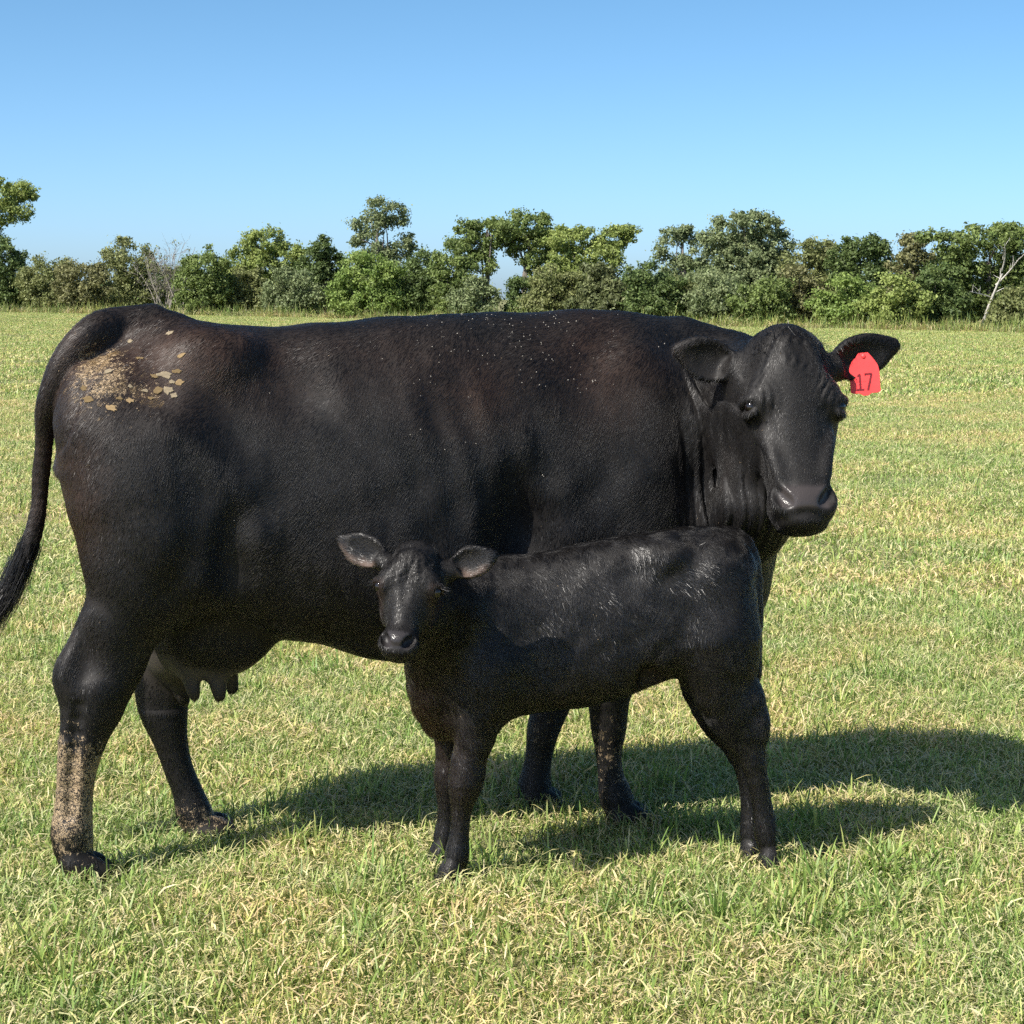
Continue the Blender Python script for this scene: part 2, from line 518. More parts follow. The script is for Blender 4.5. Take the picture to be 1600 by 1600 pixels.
    S.chain([cw(1075, 540, 0, 30), cw(1130, 548, -.05, 26), (hb[0] - .03, hb[1] + .03, hb[2] + .06, .05, 1)], .07)
    t1, t2 = (COW_H0 + COW_HM @ (np.array(q) * COW_HS) for q in ((-.035, -.24, -.24), (-.065, -.27, -.40)))
    S.chain([(hb[0] - .02, hb[1], hb[2] - .02, .115, .9), (*t1, .115, .9), (*t2, .105, .9), cw(1142, 850, -.09, 66, .8), cw(1115, 920, 0, 66, .8)], .05, 12, latn)
    S.ell(cw(1118, 742, -.165), (.085, .075, .13), .07)
    # dewlap
    S.chain([(hb[0] - .02, hb[1], hb[2] - .15, .045, .6), cw(1160, 790, -.13, 34, .5), cw(1140, 850, -.06, 40, .6), cw(1120, 930, -.02, 48, .8)], .07, 12, latn)
    # skin folds down the neck
    a0, a1 = cw(1040, 600, -.2), cw(1185, 600, -.3)
    def folds(P):
        u_, v_, z_ = P[:, 0], P[:, 1], P[:, 2]
        t = (u_ - a0[0]) / (a1[0] - a0[0])
        zz = (z_ - .95)
        m = np.clip(t * 2.2, 0, 1) * np.clip((1.12 - t) * 8, 0, 1) * np.exp(-((z_ - 1.02) / .23) ** 4) * np.clip(-(v_ + .02) / .08, 0, 1)
        ph = (t + zz * .42 + .03 * np.sin(z_ * 11)) * 2 * np.pi * 4.3
        w = np.abs(np.sin(ph)) ** .8 - .6 + .30 * np.sin(ph * 1.37 + z_ * 5)
        return -.0130 * w * m * (.75 + .25 * np.sin(z_ * 14 + t * 9))
    S.warp(folds, (a0[0], -.6, .6), (a1[0] + .05, .1, 1.4))
    H = cow_head()
    S.add(lambda P: H((P - COW_H0.astype(F32)) @ COW_HM.astype(F32) / COW_HS) * COW_HS, .035, COW_H0 - np.array([.48, .48, .75]), COW_H0 + np.array([.48, .48, .2]))
    # tail: up over the rump, then hanging
    S.chain([cw(235, 505, 0, 30), cw(190, 507, -.005, 27), cw(145, 520, -.055, 25), cw(104, 560, -.065, 22), cw(80, 615, -.05, 17.5), cw(71, 670, -.02, 13),
             cw(66, 730, 0, 11.5), cw(60, 795, 0, 10.5), cw(45, 855, 0, 11), cw(22, 905, 0, 12), cw(-15, 950, 0, 8)], .014, 36)
    S.ell(cw(158, 548, -.02), (.075, .055, .055), .03)
    # dock muscles and slow unevenness of the hide
    def hide(P):
        n = np.sin(P[:, 0] * 23 + np.sin(P[:, 2] * 17) * 1.2) * np.sin(P[:, 2] * 21 + np.sin(P[:, 0] * 13)) * .0034
        ribs = np.exp(-((P[:, 0] - .80) / .26) ** 2 - ((P[:, 2] - .98) / .22) ** 2) * np.sin((P[:, 0] + P[:, 2] * .18) * 2 * np.pi / .09) * .0030
        return n + ribs
    S.warp(hide, (-.4, -.5, .4), (1.7, .5, 1.5))
    return S

# ================================================================= the calf's shape
KF = Frame(-0.15, 5.05, 5.5)
def kf(px, py, v=0.0, r=None, w=1.0):
    p = KF.at(px, py, v)
    if r is None: return p
    return [p[0], p[1], p[2], r * KF.depth(px, v) / FPX, w]

def calf_head():
    H = Sdf()
    zs = np.array([-.50, -.47, -.44, -.40, -.36, -.32, -.28, -.23, -.18, -.12, -.06, -.02, .03])
    w  = np.array([.044, .054, .062, .064, .063, .068, .082, .098, .108, .108, .094, .072, .040])
    yF = np.array([-.02, .000, .010, .010, .006, .006, .012, .020, .028, .024, .004, -.035, -.09])
    yB = np.array([-.09, -.10, -.115, -.13, -.145, -.165, -.19, -.22, -.235, -.23, -.21, -.18, -.15])
    g = lambda q, s: 1.0 - .16 * np.maximum(-q, 0) - .12 * np.clip(q, 0, 1) ** 2
    H.add(loft(zs, yF, yB, w, 2.4, g, ax=(2, 0, 1), ends=(-.485, .01), kend=.06), 0, (-.16, -.33, -.6), (.16, .08, .06))
    for s in (-1, 1):
        H.ell((s * .094, -.032, -.200), (.032, .042, .038), .045)
        H.ell((s * .080, -.004, -.165), (.030, .022, .032), .04)
        H.ell((s * .075, -.12, -.25), (.032, .07, .08), .05)
        H.ell((s * .043, -.022, -.428), (.028, .032, .031), .02)
        H.ell((s * .134, -.020, -.205), (.018, .026, .016), .012, mode='s')
        H.chain([(s*.116, .000, -.184, .006), (s*.130, -.018, -.184, .008), (s*.134, -.046, -.194, .007)], .010)
    H.ell((0, -.08, -.03), (.075, .055, .045), .045)
    H.ell((0, .010, -.12), (.060, .020, .060), .04)
    H.ell((0, -.034, -.422), (.060, .055, .043), .05)
    H.ell((0, -.045, -.464), (.046, .046, .020), .025)
    for s in (-1, 1):
        H.chain([(s*.055, -.002, -.408, .009), (s*.047, .006, -.426, .0155), (s*.034, .012, -.443, .012)], .006, mode='s')
    H.chain([(0, .040, -.16, .010), (0, .034, -.22, .007), (0, .028, -.26, .004)], .03, mode='s')
    H.chain([(-.050, .016, -.450, .003), (-.025, .022, -.460, .0035), (0, .022, -.455, .0035), (.025, .022, -.460, .0035), (.050, .016, -.450, .003)], .012, mode='s')
    def folds(P):
        x, y, z = P[:, 0], P[:, 1], P[:, 2]
        m = np.clip((y + .07) / .05, 0, 1) * np.exp(-(x / .09) ** 2 - ((z + .12) / .08) ** 2)
        return .0055 * np.sin(x * 190 + np.sin(z * 90) * 2.2) * np.sin(z * 130 + x * 60) * m
    H.warp(folds, (-.14, -.1, -.3), (.14, .06, 0))
    H.chain([(-.085, -.12, -.075, .036), (-.14, -.13, -.065, .030)], .03)
    H.chain([(.085, -.12, -.075, .036), (.14, -.13, -.075, .030)], .03)
    ear_into(H, (-.11, -.13, -.060), (-.335, -.140, .020), .068, (-.05, 1, -.35), .036, .02)
    ear_into(H, (.11, -.13, -.070), (.305, -.140, .024), .064, (.05, 1, -.35), .036, .02)
    return H

CALF_H0 = KF.local((650 - 800) / FPX * 4.74, 4.74, CAM_Z + (HOR - 841) / FPX * 4.74)
CALF_HM = rot_head(29, -8, 5, KF)
CALF_HS = .590

def build_calf_sdf():
    S = Sdf()
    pxs = [640, 680, 720, 780, 850, 920, 980, 1040, 1100, 1150, 1190]
    top = [925, 905, 890, 874, 863, 848, 837, 829, 823, 832, 850]
    bot = [1088, 1116, 1128, 1120, 1107, 1098, 1082, 1056, 1044, 1038, 1030]
    wid = [.06, .088, .104, .116, .124, .130, .130, .124, .118, .105, .08]
    u = [kf(p, 950)[0] for p in pxs]
    T = [kf(p, t)[2] for p, t in zip(pxs, top)]
    Bt = [kf(p, b)[2] for p, b in zip(pxs, bot)]
    g = lambda q, s: 1.0 - .24 * np.clip(q, 0, 1) ** 1.4 - .04 * np.clip(-q, 0, 1)
    S.add(loft(u, T, Bt, wid, 2.9, g, ends=(kf(662, 950)[0], kf(1177, 950)[0]), kend=.09, low=.34), 0, (-.25, -.2, .2), (.75, .2, 1.0))
    for s in (-1, 1):
        S.ell(kf(1118, 930, s * .055), (.085, .062, .135), .05)
        S.ell(kf(1120, 1010, s * .060), (.078, .052, .105), .05)
        S.ell(kf(1040, 866, s * .072), (.04, .028, .028), .06)      # hook
        S.ell(kf(1155, 880, s * .045), (.025, .025, .03), .04)       # pin
        S.ell(kf(748, 1000, s * .078), (.065, .042, .13), .04)      # shoulder
    S.ell(kf(690, 1075, 0), (.055, .07, .09), .06)                   # brisket
    S.ell(kf(985, 900, -.170), (.05, .05, .05), .05, mode='s')       # hollow before the hip
    S.ell(kf(1016, 1068, -.125), (.034, .055, .042), .025, mode='s')
    lat = (0, 1, 0)
    # hind legs
    S.chain([kf(1120, 1000, -.062, 62, .8), kf(1126, 1055, -.066, 48, .72), kf(1139, 1100, -.067, 42, .64), kf(1158, 1140, -.067, 30, .62), kf(1174, 1178, -.066, 20, .75),
             kf(1184, 1220, -.064, 14.5, .95), kf(1191, 1260, -.062, 13.5, 1.0), kf(1198, 1300, -.060, 17.5, 1.0), kf(1204, 1326, -.060, 16, 1.0)], .04, 26, lat)
    S.chain([kf(1172, 1075, -.066, 12), kf(1185, 1115, -.067, 11), kf(1188, 1140, -.067, 10)], .03)
    S.chain([kf(1110, 1000, .062, 60, .8), kf(1112, 1055, .066, 47, .72), kf(1124, 1100, .067, 40, .64), kf(1146, 1140, .067, 29, .62), kf(1162, 1180, .066, 19, .75),
             kf(1170, 1220, .066, 14, .95), kf(1173, 1260, .066, 13, 1.0), kf(1174, 1300, .064, 15.5, 1.0), kf(1174, 1316, .064, 15, 1.0)], .04, 26, lat)
    # fore legs
    S.chain([kf(765, 1040, -.082, 52, .8), kf(756, 1090, -.082, 40, .8), kf(744, 1140, -.080, 30, .82), kf(735, 1180, -.078, 24, .9), kf(728, 1220, -.076, 25.5, .9),
             kf(722, 1258, -.075, 15, 1.0), kf(718, 1300, -.074, 12.5, 1.05), kf(714, 1335, -.074, 16.5, 1.05), kf(711, 1352, -.074, 16.5, 1.05)], .04, 26, lat)
    S.chain([kf(735, 1040, .075, 50, .8), kf(722, 1090, .078, 37, .8), kf(710, 1140, .082, 26, .82), kf(703, 1180, .085, 20, .9), kf(701, 1215, .088, 20, .9),
             kf(700, 1250, .09, 14.5, 1.0), kf(698, 1285, .092, 13, 1.05), kf(696, 1305, .094, 16, 1.05), kf(694, 1318, .095, 15, 1.05)], .04, 26, lat)
    for px, py, v, r, d in ((1204, 1340, -.06, 19, -.4), (1173, 1328, .064, 17, -.4), (706, 1362, -.074, 19, -1), (690, 1330, .095, 17, -1)):
        for s in (-1, 1):
            a = kf(px, py, v + s * .012)
            r0 = r * 5.0 / FPX
            S.chain([(a[0], a[1], a[2] + .012, r0 * .75), (a[0] + d * .016, a[1] + s * .002, .016, r0 * .66), (a[0] + d * .034, a[1] + s * .002, .008, r0 * .4)], .008)
    # neck, turned to the viewer
    hb = CALF_H0 + CALF_HM @ (np.array([0, -.14, -.15]) * CALF_HS)
    n0, n1 = kf(775, 965, 0), kf(722, 955, -.03)
    n2 = (n1 + hb) / 2 + np.array([-.01, .015, -.01])
    S.chain([(n0[0], n0[1], n0[2], .125, .75), (n1[0], n1[1], n1[2], .105, .75), (n2[0], n2[1], n2[2], .088, .8), (hb[0], hb[1], hb[2], .070, .9)], .05, 12, lat)
    S.chain([(hb[0], hb[1] + .01, hb[2] - .05, .045, .8), kf(678, 1015, -.09, 42, .8), kf(684, 1065, -.03, 42, 1.0), kf(700, 1110, 0, 38, 1)], .05, 10, lat)   # throat
    H = calf_head()
    S.add(lambda P: H((P - CALF_H0.astype(F32)) @ CALF_HM.astype(F32) / CALF_HS) * CALF_HS, .022, CALF_H0 - np.array([.3, .3, .36]), CALF_H0 + np.array([.3, .3, .12]))
    # tail
    S.chain([kf(1135, 836, 0, 14), kf(1160, 850, 0, 14), kf(1175, 890, -.004, 12), kf(1180, 950, -.01, 9.5), kf(1180, 1010, -.014, 8.5), kf(1177, 1055, -.016, 9), kf(1174, 1090, -.016, 4)], .015, 20)
    def hide(P):
        return np.sin(P[:, 0] * 47 + np.sin(P[:, 2] * 37) * 1.3) * np.sin(P[:, 2] * 43 + np.sin(P[:, 0] * 31)) * .0016
    S.warp(hide, (-.2, -.25, .3), (.8, .25, 1.0))
    return S

# ---------------------------------------------------------------- node helpers
class NT:
    def __init__(s, mat):
        mat.use_nodes = True
        s.t = mat.node_tree
        for n in list(s.t.nodes): s.t.nodes.remove(n)
        s.out = s.t.nodes.new('ShaderNodeOutputMaterial')
    def n(s, kind, **kw):
        nd = s.t.nodes.new('ShaderNode' + kind)
        for k, v in kw.items():
            if hasattr(nd, k): setattr(nd, k, v)
        return nd
    def set(s, nd, **kw):
        for k, v in kw.items():
            key = k.replace('_', ' ')
            sock = nd.inputs[key]
            if isinstance(v, bpy.types.NodeSocket): s.t.links.new(v, sock)
            else: sock.default_value = v
        return nd
    def l(s, a, b): s.t.links.new(a, b)
    def math(s, op, a, b=None):
        nd = s.n('Math', operation=op)
        for i, v in enumerate((a, b)):
            if v is None: continue
            if isinstance(v, bpy.types.NodeSocket): s.l(v, nd.inputs[i])
            else: nd.inputs[i].default_value = v
        return nd.outputs[0]
    def mix(s, f, a, b, blend='MIX'):
        nd = s.n('Mix', data_type='RGBA', blend_type=blend)
        for i, v in ((0, f), (6, a), (7, b)):
            if isinstance(v, bpy.types.NodeSocket): s.l(v, nd.inputs[i])
            else: nd.inputs[i].default_value = v
        return nd.outputs[2]
    def noise(s, vec, scale, detail=3.0, rough=.55, col=False):
        nd = s.n('TexNoise')
        nd.inputs['Scale'].default_value = scale
        nd.inputs['Detail'].default_value = detail
        nd.inputs['Roughness'].default_value = rough
        if vec is not None: s.l(vec, nd.inputs['Vector'])
        return nd.outputs[1 if col else 0]
    def ramp(s, f, stops):
        nd = s.n('ValToRGB')
        el = nd.color_ramp.elements
        while len(el) > 1: el.remove(el[-1])
        for i, (p, c) in enumerate(stops):
            e = el[0] if i == 0 else el.new(p)
            e.position = p
            e.color = (*c, 1) if len(c) == 3 else c
        s.l(f, nd.inputs[0])
        return nd.outputs[0]
    def bump(s, h, strength, dist):
        nd = s.n('Bump')
        nd.inputs['Strength'].default_value = strength
        nd.inputs['Distance'].default_value = dist
        s.l(h, nd.inputs['Height'])
        return nd.outputs[0]

def new_mat(name):
    m = bpy.data.materials.new(name)
    return m, NT(m)

def m_simple(name, col, rough=.6, spec=.5, noise_scale=None, var=.25):
    m, t = new_mat(name)
    b = t.n('BsdfPrincipled')
    b.inputs['Roughness'].default_value = rough
    b.inputs['Specular IOR Level'].default_value = spec
    if noise_scale:
        co = t.n('TexCoord').outputs['Object']
        f = t.noise(co, noise_scale, 4)
        c = t.mix(f, tuple(x * (1 - var) for x in col) + (1,), tuple(x * (1 + var) for x in col) + (1,))
        t.l(c, b.inputs['Base Color'])
        t.l(t.bump(f, .4, .002), b.inputs['Normal'])
    else:
        b.inputs['Base Color'].default_value = (*col, 1)
    t.l(b.outputs[0], t.out.inputs[0])
    return m

def m_hide():
    """short black coat: colour from the 'coat' attribute, dried mud from 'mud', bare wet skin from 'skin'"""
    m, t = new_mat('black_hide')
    co = t.n('TexCoord').outputs['Object']
    coat = t.n('Attribute', attribute_name='coat').outputs['Color']
    mud = t.n('Attribute', attribute_name='mud').outputs['Fac']
    skin = t.n('Attribute', attribute_name='skin').outputs['Fac']
    map_ = t.n('Mapping'); map_.inputs['Scale'].default_value = (1.0, 1.0, .22)
    t.l(co, map_.inputs['Vector'])
    streak = t.noise(map_.outputs[0], 320, 3, .6)
    blot = t.noise(co, 9, 4, .6)
    c = t.mix(t.math('MULTIPLY', blot, .5), coat, t.mix(.5, coat, (.022, .018, .016, 1)))
    # cracked mud
    vo = t.n('TexVoronoi', feature='DISTANCE_TO_EDGE'); vo.inputs['Scale'].default_value = 95
    wob = t.n('VectorMath', operation='ADD')
    sc2 = t.n('VectorMath', operation='SCALE'); sc2.inputs['Scale'].default_value = .035
    t.l(t.noise(co, 70, 3, .6, True), sc2.inputs[0])
    mp2 = t.n('Mapping'); mp2.inputs['Scale'].default_value = (1, 1, 1.7)
    t.l(co, mp2.inputs['Vector']); t.l(mp2.outputs[0], wob.inputs[0]); t.l(sc2.outputs[0], wob.inputs[1])
    t.l(wob.outputs[0], vo.inputs['Vector'])
    crack = t.math('GREATER_THAN', vo.outputs[0], t.math('MULTIPLY', t.noise(co, 40, 2), .22))
    mn = t.noise(co, 75, 5, .7)
    mm = t.math('GREATER_THAN', t.math('ADD', mud, t.math('MULTIPLY', t.math('SUBTRACT', mn, .5), 2.6)), .5)
    mm = t.math('MULTIPLY', mm, crack)
    mudc = t.mix(t.noise(co, 30, 3), (.20, .135, .075, 1), (.46, .35, .22, 1))
    c2 = t.mix(mm, c, mudc)
    b = t.n('BsdfPrincipled')
    t.l(c2, b.inputs['Base Color'])
    rough = t.math('SUBTRACT', .62, t.math('MULTIPLY', skin, .40))
    t.l(rough, b.inputs['Roughness'])
    b.inputs['Specular IOR Level'].default_value = .28
    pores = t.n('TexVoronoi'); pores.inputs['Scale'].default_value = 330
    t.l(co, pores.inputs['Vector'])
    h = t.math('MULTIPLY', streak, .5)
    h = t.math('ADD', h, t.math('MULTIPLY', t.math('MULTIPLY', skin, pores.outputs[0]), .8))
    h = t.math('ADD', h, t.math('MULTIPLY', mm, 1.2))
    t.l(t.bump(h, .35, .0015), b.inputs['Normal'])
    t.l(b.outputs[0], t.out.inputs[0])
    return m

def m_fur(name, rough, gain, sheen=.42, glint=.35):
    m, t = new_mat(name)
    coat = t.n('Attribute', attribute_name='coat').outputs['Color']
    g = t.n('VectorMath', operation='SCALE'); g.inputs['Scale'].default_value = gain
    t.l(coat, g.inputs[0])
    b = t.n('BsdfHairPrincipled')
    b.parametrization = 'COLOR'
    t.l(g.outputs[0], b.inputs['Color'])
    b.inputs['Roughness'].default_value = rough
    # a lying coat shades mostly like the skin below it: hairs take the skin's normal
    s = t.n('BsdfPrincipled')
    t.l(g.outputs[0], s.inputs['Base Color'])
    s.inputs['Roughness'].default_value = sheen
    s.inputs['Specular IOR Level'].default_value = .55
    t.l(t.n('Attribute', attribute_name='nrm').outputs['Vector'], s.inputs['Normal'])
    b.inputs['Radial Roughness'].default_value = .5
    b.inputs['Random Roughness'].default_value = .3
    b.inputs['Coat'].default_value = 0
    b.inputs['IOR'].default_value = 1.48
    mx = t.n('MixShader'); mx.inputs[0].default_value = glint
    t.l(s.outputs[0], mx.inputs[1]); t.l(b.outputs[0], mx.inputs[2])
    t.l(mx.outputs[0], t.out.inputs[0])
    return m

def m_grass():
    m, t = new_mat('pasture_grass')
    pos = t.n('NewGeometry').outputs['Position']
    col = t.n('Attribute', attribute_name='Col').outputs['Color']
    n1 = t.noise(pos, .42, 3, .6); n2 = t.noise(pos, 2.6, 3, .6)
    dry = t.ramp(t.math('ADD', t.math('MULTIPLY', n1, .55), t.math('MULTIPLY', n2, .45)), [(.43, (0, 0, 0)), (.58, (1, 1, 1))])
    c = t.mix(t.math('MULTIPLY', dry, .62), col, t.mix(1.0, col, (1.48, 1.20, 1.10, 1), 'MULTIPLY'))
    c = t.mix(t.math('MULTIPLY', t.math('SUBTRACT', 1.0, dry), .35), c, t.mix(1.0, c, (.72, .95, .62, 1), 'MULTIPLY'))
    b = t.n('BsdfPrincipled')
    t.l(c, b.inputs['Base Color'])
    b.inputs['Roughness'].default_value = .48
    b.inputs['Specular IOR Level'].default_value = .35
    tr = t.n('BsdfTranslucent'); t.l(c, tr.inputs['Color'])
    mx = t.n('MixShader'); mx.inputs[0].default_value = .30
    t.l(b.outputs[0], mx.inputs[1]); t.l(tr.outputs[0], mx.inputs[2])
    t.l(mx.outputs[0], t.out.inputs[0])
    return m

def m_ground():
    m, t = new_mat('pasture_soil')
    pos = t.n('NewGeometry').outputs['Position']
    n1, n2 = t.noise(pos, .42, 3, .6), t.noise(pos, 30, 5, .65)
    n3 = t.noise(pos, 6, 4)
    thatch = t.ramp(n2, [(.30, (.06, .05, .025)), (.5, (.22, .19, .085)), (.72, (.42, .36, .18))])
    green = t.ramp(n2, [(.30, (.04, .05, .018)), (.5, (.15, .18, .055)), (.75, (.30, .32, .12))])
    c = t.mix(t.ramp(t.math('ADD', t.math('MULTIPLY', n1, .6), t.math('MULTIPLY', n3, .4)), [(.40, (0, 0, 0)), (.60, (1, 1, 1))]), green, thatch)
    b = t.n('BsdfPrincipled')
    t.l(c, b.inputs['Base Color'])
    b.inputs['Roughness'].default_value = .9
    t.l(t.bump(n2, .8, .02), b.inputs['Normal'])
    t.l(b.outputs[0], t.out.inputs[0])
    return m

def m_leaf():
    m, t = new_mat('leaves')
    c = t.n('Attribute', attribute_name='Col').outputs['Color']
    b = t.n('BsdfPrincipled')
    t.l(c, b.inputs['Base Color'])
    b.inputs['Roughness'].default_value = .5
    b.inputs['Specular IOR Level'].default_value = .3
    tr = t.n('BsdfTranslucent'); t.l(c, tr.inputs['Color'])
    mx = t.n('MixShader'); mx.inputs[0].default_value = .38
    t.l(b.outputs[0], mx.inputs[1]); t.l(tr.outputs[0], mx.inputs[2])
    t.l(mx.outputs[0], t.out.inputs[0])
    return m

def m_bark(name, a, b_):
    m, t = new_mat(name)
    co = t.n('TexCoord').outputs['Object']
    map_ = t.n('Mapping'); map_.inputs['Scale'].default_value = (6, 6, 1.2)
    t.l(co, map_.inputs['Vector'])
    f = t.noise(map_.outputs[0], 3, 5, .65)
    b = t.n('BsdfPrincipled')
    t.l(t.mix(f, (*a, 1), (*b_, 1)), b.inputs['Base Color'])
    b.inputs['Roughness'].default_value = .9
    t.l(t.bump(f, .7, .03), b.inputs['Normal'])
    t.l(b.outputs[0], t.out.inputs[0])
    return m

MAT_GRASS, MAT_GROUND, MAT_LEAF = m_grass(), m_ground(), m_leaf()
MAT_BARK = m_bark('grey_bark', (.10, .085, .070), (.26, .23, .20))
MAT_DEAD = m_bark('bleached_dead_wood', (.38, .35, .31), (.62, .60, .55))
MAT_HIDE = m_hide()
MAT_FUR = m_fur('cow_fur', .30, 1.0, .42, .40)
MAT_CALF_FUR = m_fur('calf_fur', .26, 1.0, .35, .34)
MAT_EYE = m_simple('dark_eye', (.006, .004, .003), .06, .7)
MAT_MUD = m_simple('dried_mud', (.27, .19, .10), .95, .2, 120, .5)
MAT_SPECK = m_simple('pale_chaff', (.34, .31, .27), .9, .2)

# ---------------------------------------------------------------- the pasture
def ground_z(x, y):
    """level under the animals, then a slight fall from left to right towards the tree line"""
    x, y = np.asarray(x, float), np.asarray(y, float)
    far = smooth(14, 120, y) * (-.0147 * x / (1 + np.abs(x) / 160.0) - .05)
    P = np.stack([x * .55, y * .55, np.zeros_like(x)], -1)
    return far + vnoise(P, 3) * .010 * smooth(0, 2, np.abs(y - 5.2) + 1.2)

def build_ground():
    ys = np.concatenate([np.linspace(-6, 12, 91), np.geomspace(12.3, 1400, 90)])
    xs0 = np.linspace(-1, 1, 121)
    V = []
    for y in ys:
        half = 7 + .55 * max(y, 0)
        x = xs0 * half
        V.append(np.stack([x, np.full_like(x, y), ground_z(x, np.full_like(x, y))], 1))
    V = np.concatenate(V)
    n, k = len(ys), len(xs0)
    i = (np.arange(n - 1)[:, None] * k + np.arange(k - 1)[None]).ravel()
    Q = np.stack([i, i + 1, i + k + 1, i + k], 1)
    link('ground', mesh_np('ground', V, Q), None, MAT_GROUND, kind='structure', label='dry pasture soil with thatch under the short grass')
build_ground()

def blades(rng, n, span, hmin, hmax, w, straw, lean, square=False):
    """a patch of separate grass blades, each a bent tapering strip"""
    if square:
        x, y = rng.uniform(-span, span, n), rng.uniform(-span, span, n)
    else:
        r, a = span * np.sqrt(rng.uniform(0, 1, n)) * rng.uniform(.75, 1.1, n), rng.uniform(0, 2 * np.pi, n)
        x, y = r * np.cos(a), r * np.sin(a)
    # tufts: pull part of the blades towards tuft centres
    k = max(3, n // 45)
    tx, ty = rng.uniform(-span, span, k), rng.uniform(-span, span, k)
    who = rng.integers(0, k, n)
    pull = np.where(rng.uniform(0, 1, n) < .55, rng.uniform(.6, .93, n), 0)
    x, y = x * (1 - pull) + tx[who] * pull, y * (1 - pull) + ty[who] * pull
    u = rng.uniform(0, 1, n)
    dry = u < straw
    tuft_h = rng.uniform(.65, 1.25, k)[who]
    h = rng.uniform(hmin, hmax, n) * tuft_h * np.where(dry, .85, 1) * np.where(rng.uniform(0, 1, n) < .05, 1.5, 1)
    az = rng.uniform(0, 2 * np.pi, n)
    ln = np.abs(rng.normal(0, 1, n)) * lean + np.where(dry, 1.0, .25)
    ln = np.clip(ln, .05, 1.95)
    th = ln * .80
    ww = w * rng.uniform(.6, 1.35, n) * np.where(dry, .85, 1)
    d = np.stack([np.cos(az), np.sin(az), np.zeros(n)], 1)
    tw = az + np.pi / 2 + rng.normal(0, .5, n)
    s = np.stack([np.cos(tw), np.sin(tw), rng.normal(0, .25, n)], 1)
    V = np.zeros((n, 7, 3)); root = np.stack([x, y, np.where(dry, rng.uniform(-.006, .026, n), -.006)], 1)
    for j, (t, f) in enumerate(((0, .75), (.42, 1.0), (.78, .72), (1.0, 0))):
        ang = th * (t ** .7)
        off = d * (np.sin(ang) * h * t)[:, None] + np.array([0, 0, 1.0]) * (np.cos(ang * 1.05) * h * t)[:, None]
        off[:, 2] = np.maximum(off[:, 2], .006 + .004 * t)
        p = root + off
        if j < 3:
            V[:, 2 * j] = p - s * (ww * f * .5)[:, None]
            V[:, 2 * j + 1] = p + s * (ww * f * .5)[:, None]
        else:
            V[:, 6] = p
    base = (np.arange(n) * 7)[:, None]
    T = np.concatenate([base + np.array(q) for q in ((0, 1, 3), (0, 3, 2), (2, 3, 5), (2, 5, 4), (4, 5, 6))])
    g0, g1, g2 = np.array([.095, .175, .042]), np.array([.23, .34, .085]), np.array([.45, .51, .160])
    q = rng.uniform(0, 1, n)[:, None]
    q = np.clip(q * .75 + (rng.uniform(0, 1, k)[who])[:, None] * .35, 0, 1)
    green = np.where(q < .5, g0 + (g1 - g0) * q * 2, g1 + (g2 - g1) * (q * 2 - 1))
    st = np.array([.66, .61, .36]) * rng.uniform(.65, 1.15, n)[:, None] * np.stack([np.ones(n), rng.uniform(.92, 1.02, n), rng.uniform(.75, 1.1, n)], 1)
    c = np.where(dry[:, None], st, green)
    C = np.repeat(c[:, None, :], 7, 1)
    tip = rng.uniform(0, 1, n) < .4                                   # sun-cured tips
    C[tip, 6] = C[tip, 6] * .4 + np.array([.62, .54, .28]) * .6
    C[tip, 4:6] = C[tip, 4:6] * .75 + np.array([.62, .54, .28]) * .25
    return V.reshape(-1, 3), T, C.reshape(-1, 3)

def color_attr(me, C, name='Col'):
    at = me.attributes.new(name, 'FLOAT_COLOR', 'POINT')
    at.data.foreach_set('color', np.hstack([C, np.ones((len(C), 1))]).astype(np.float32).ravel())

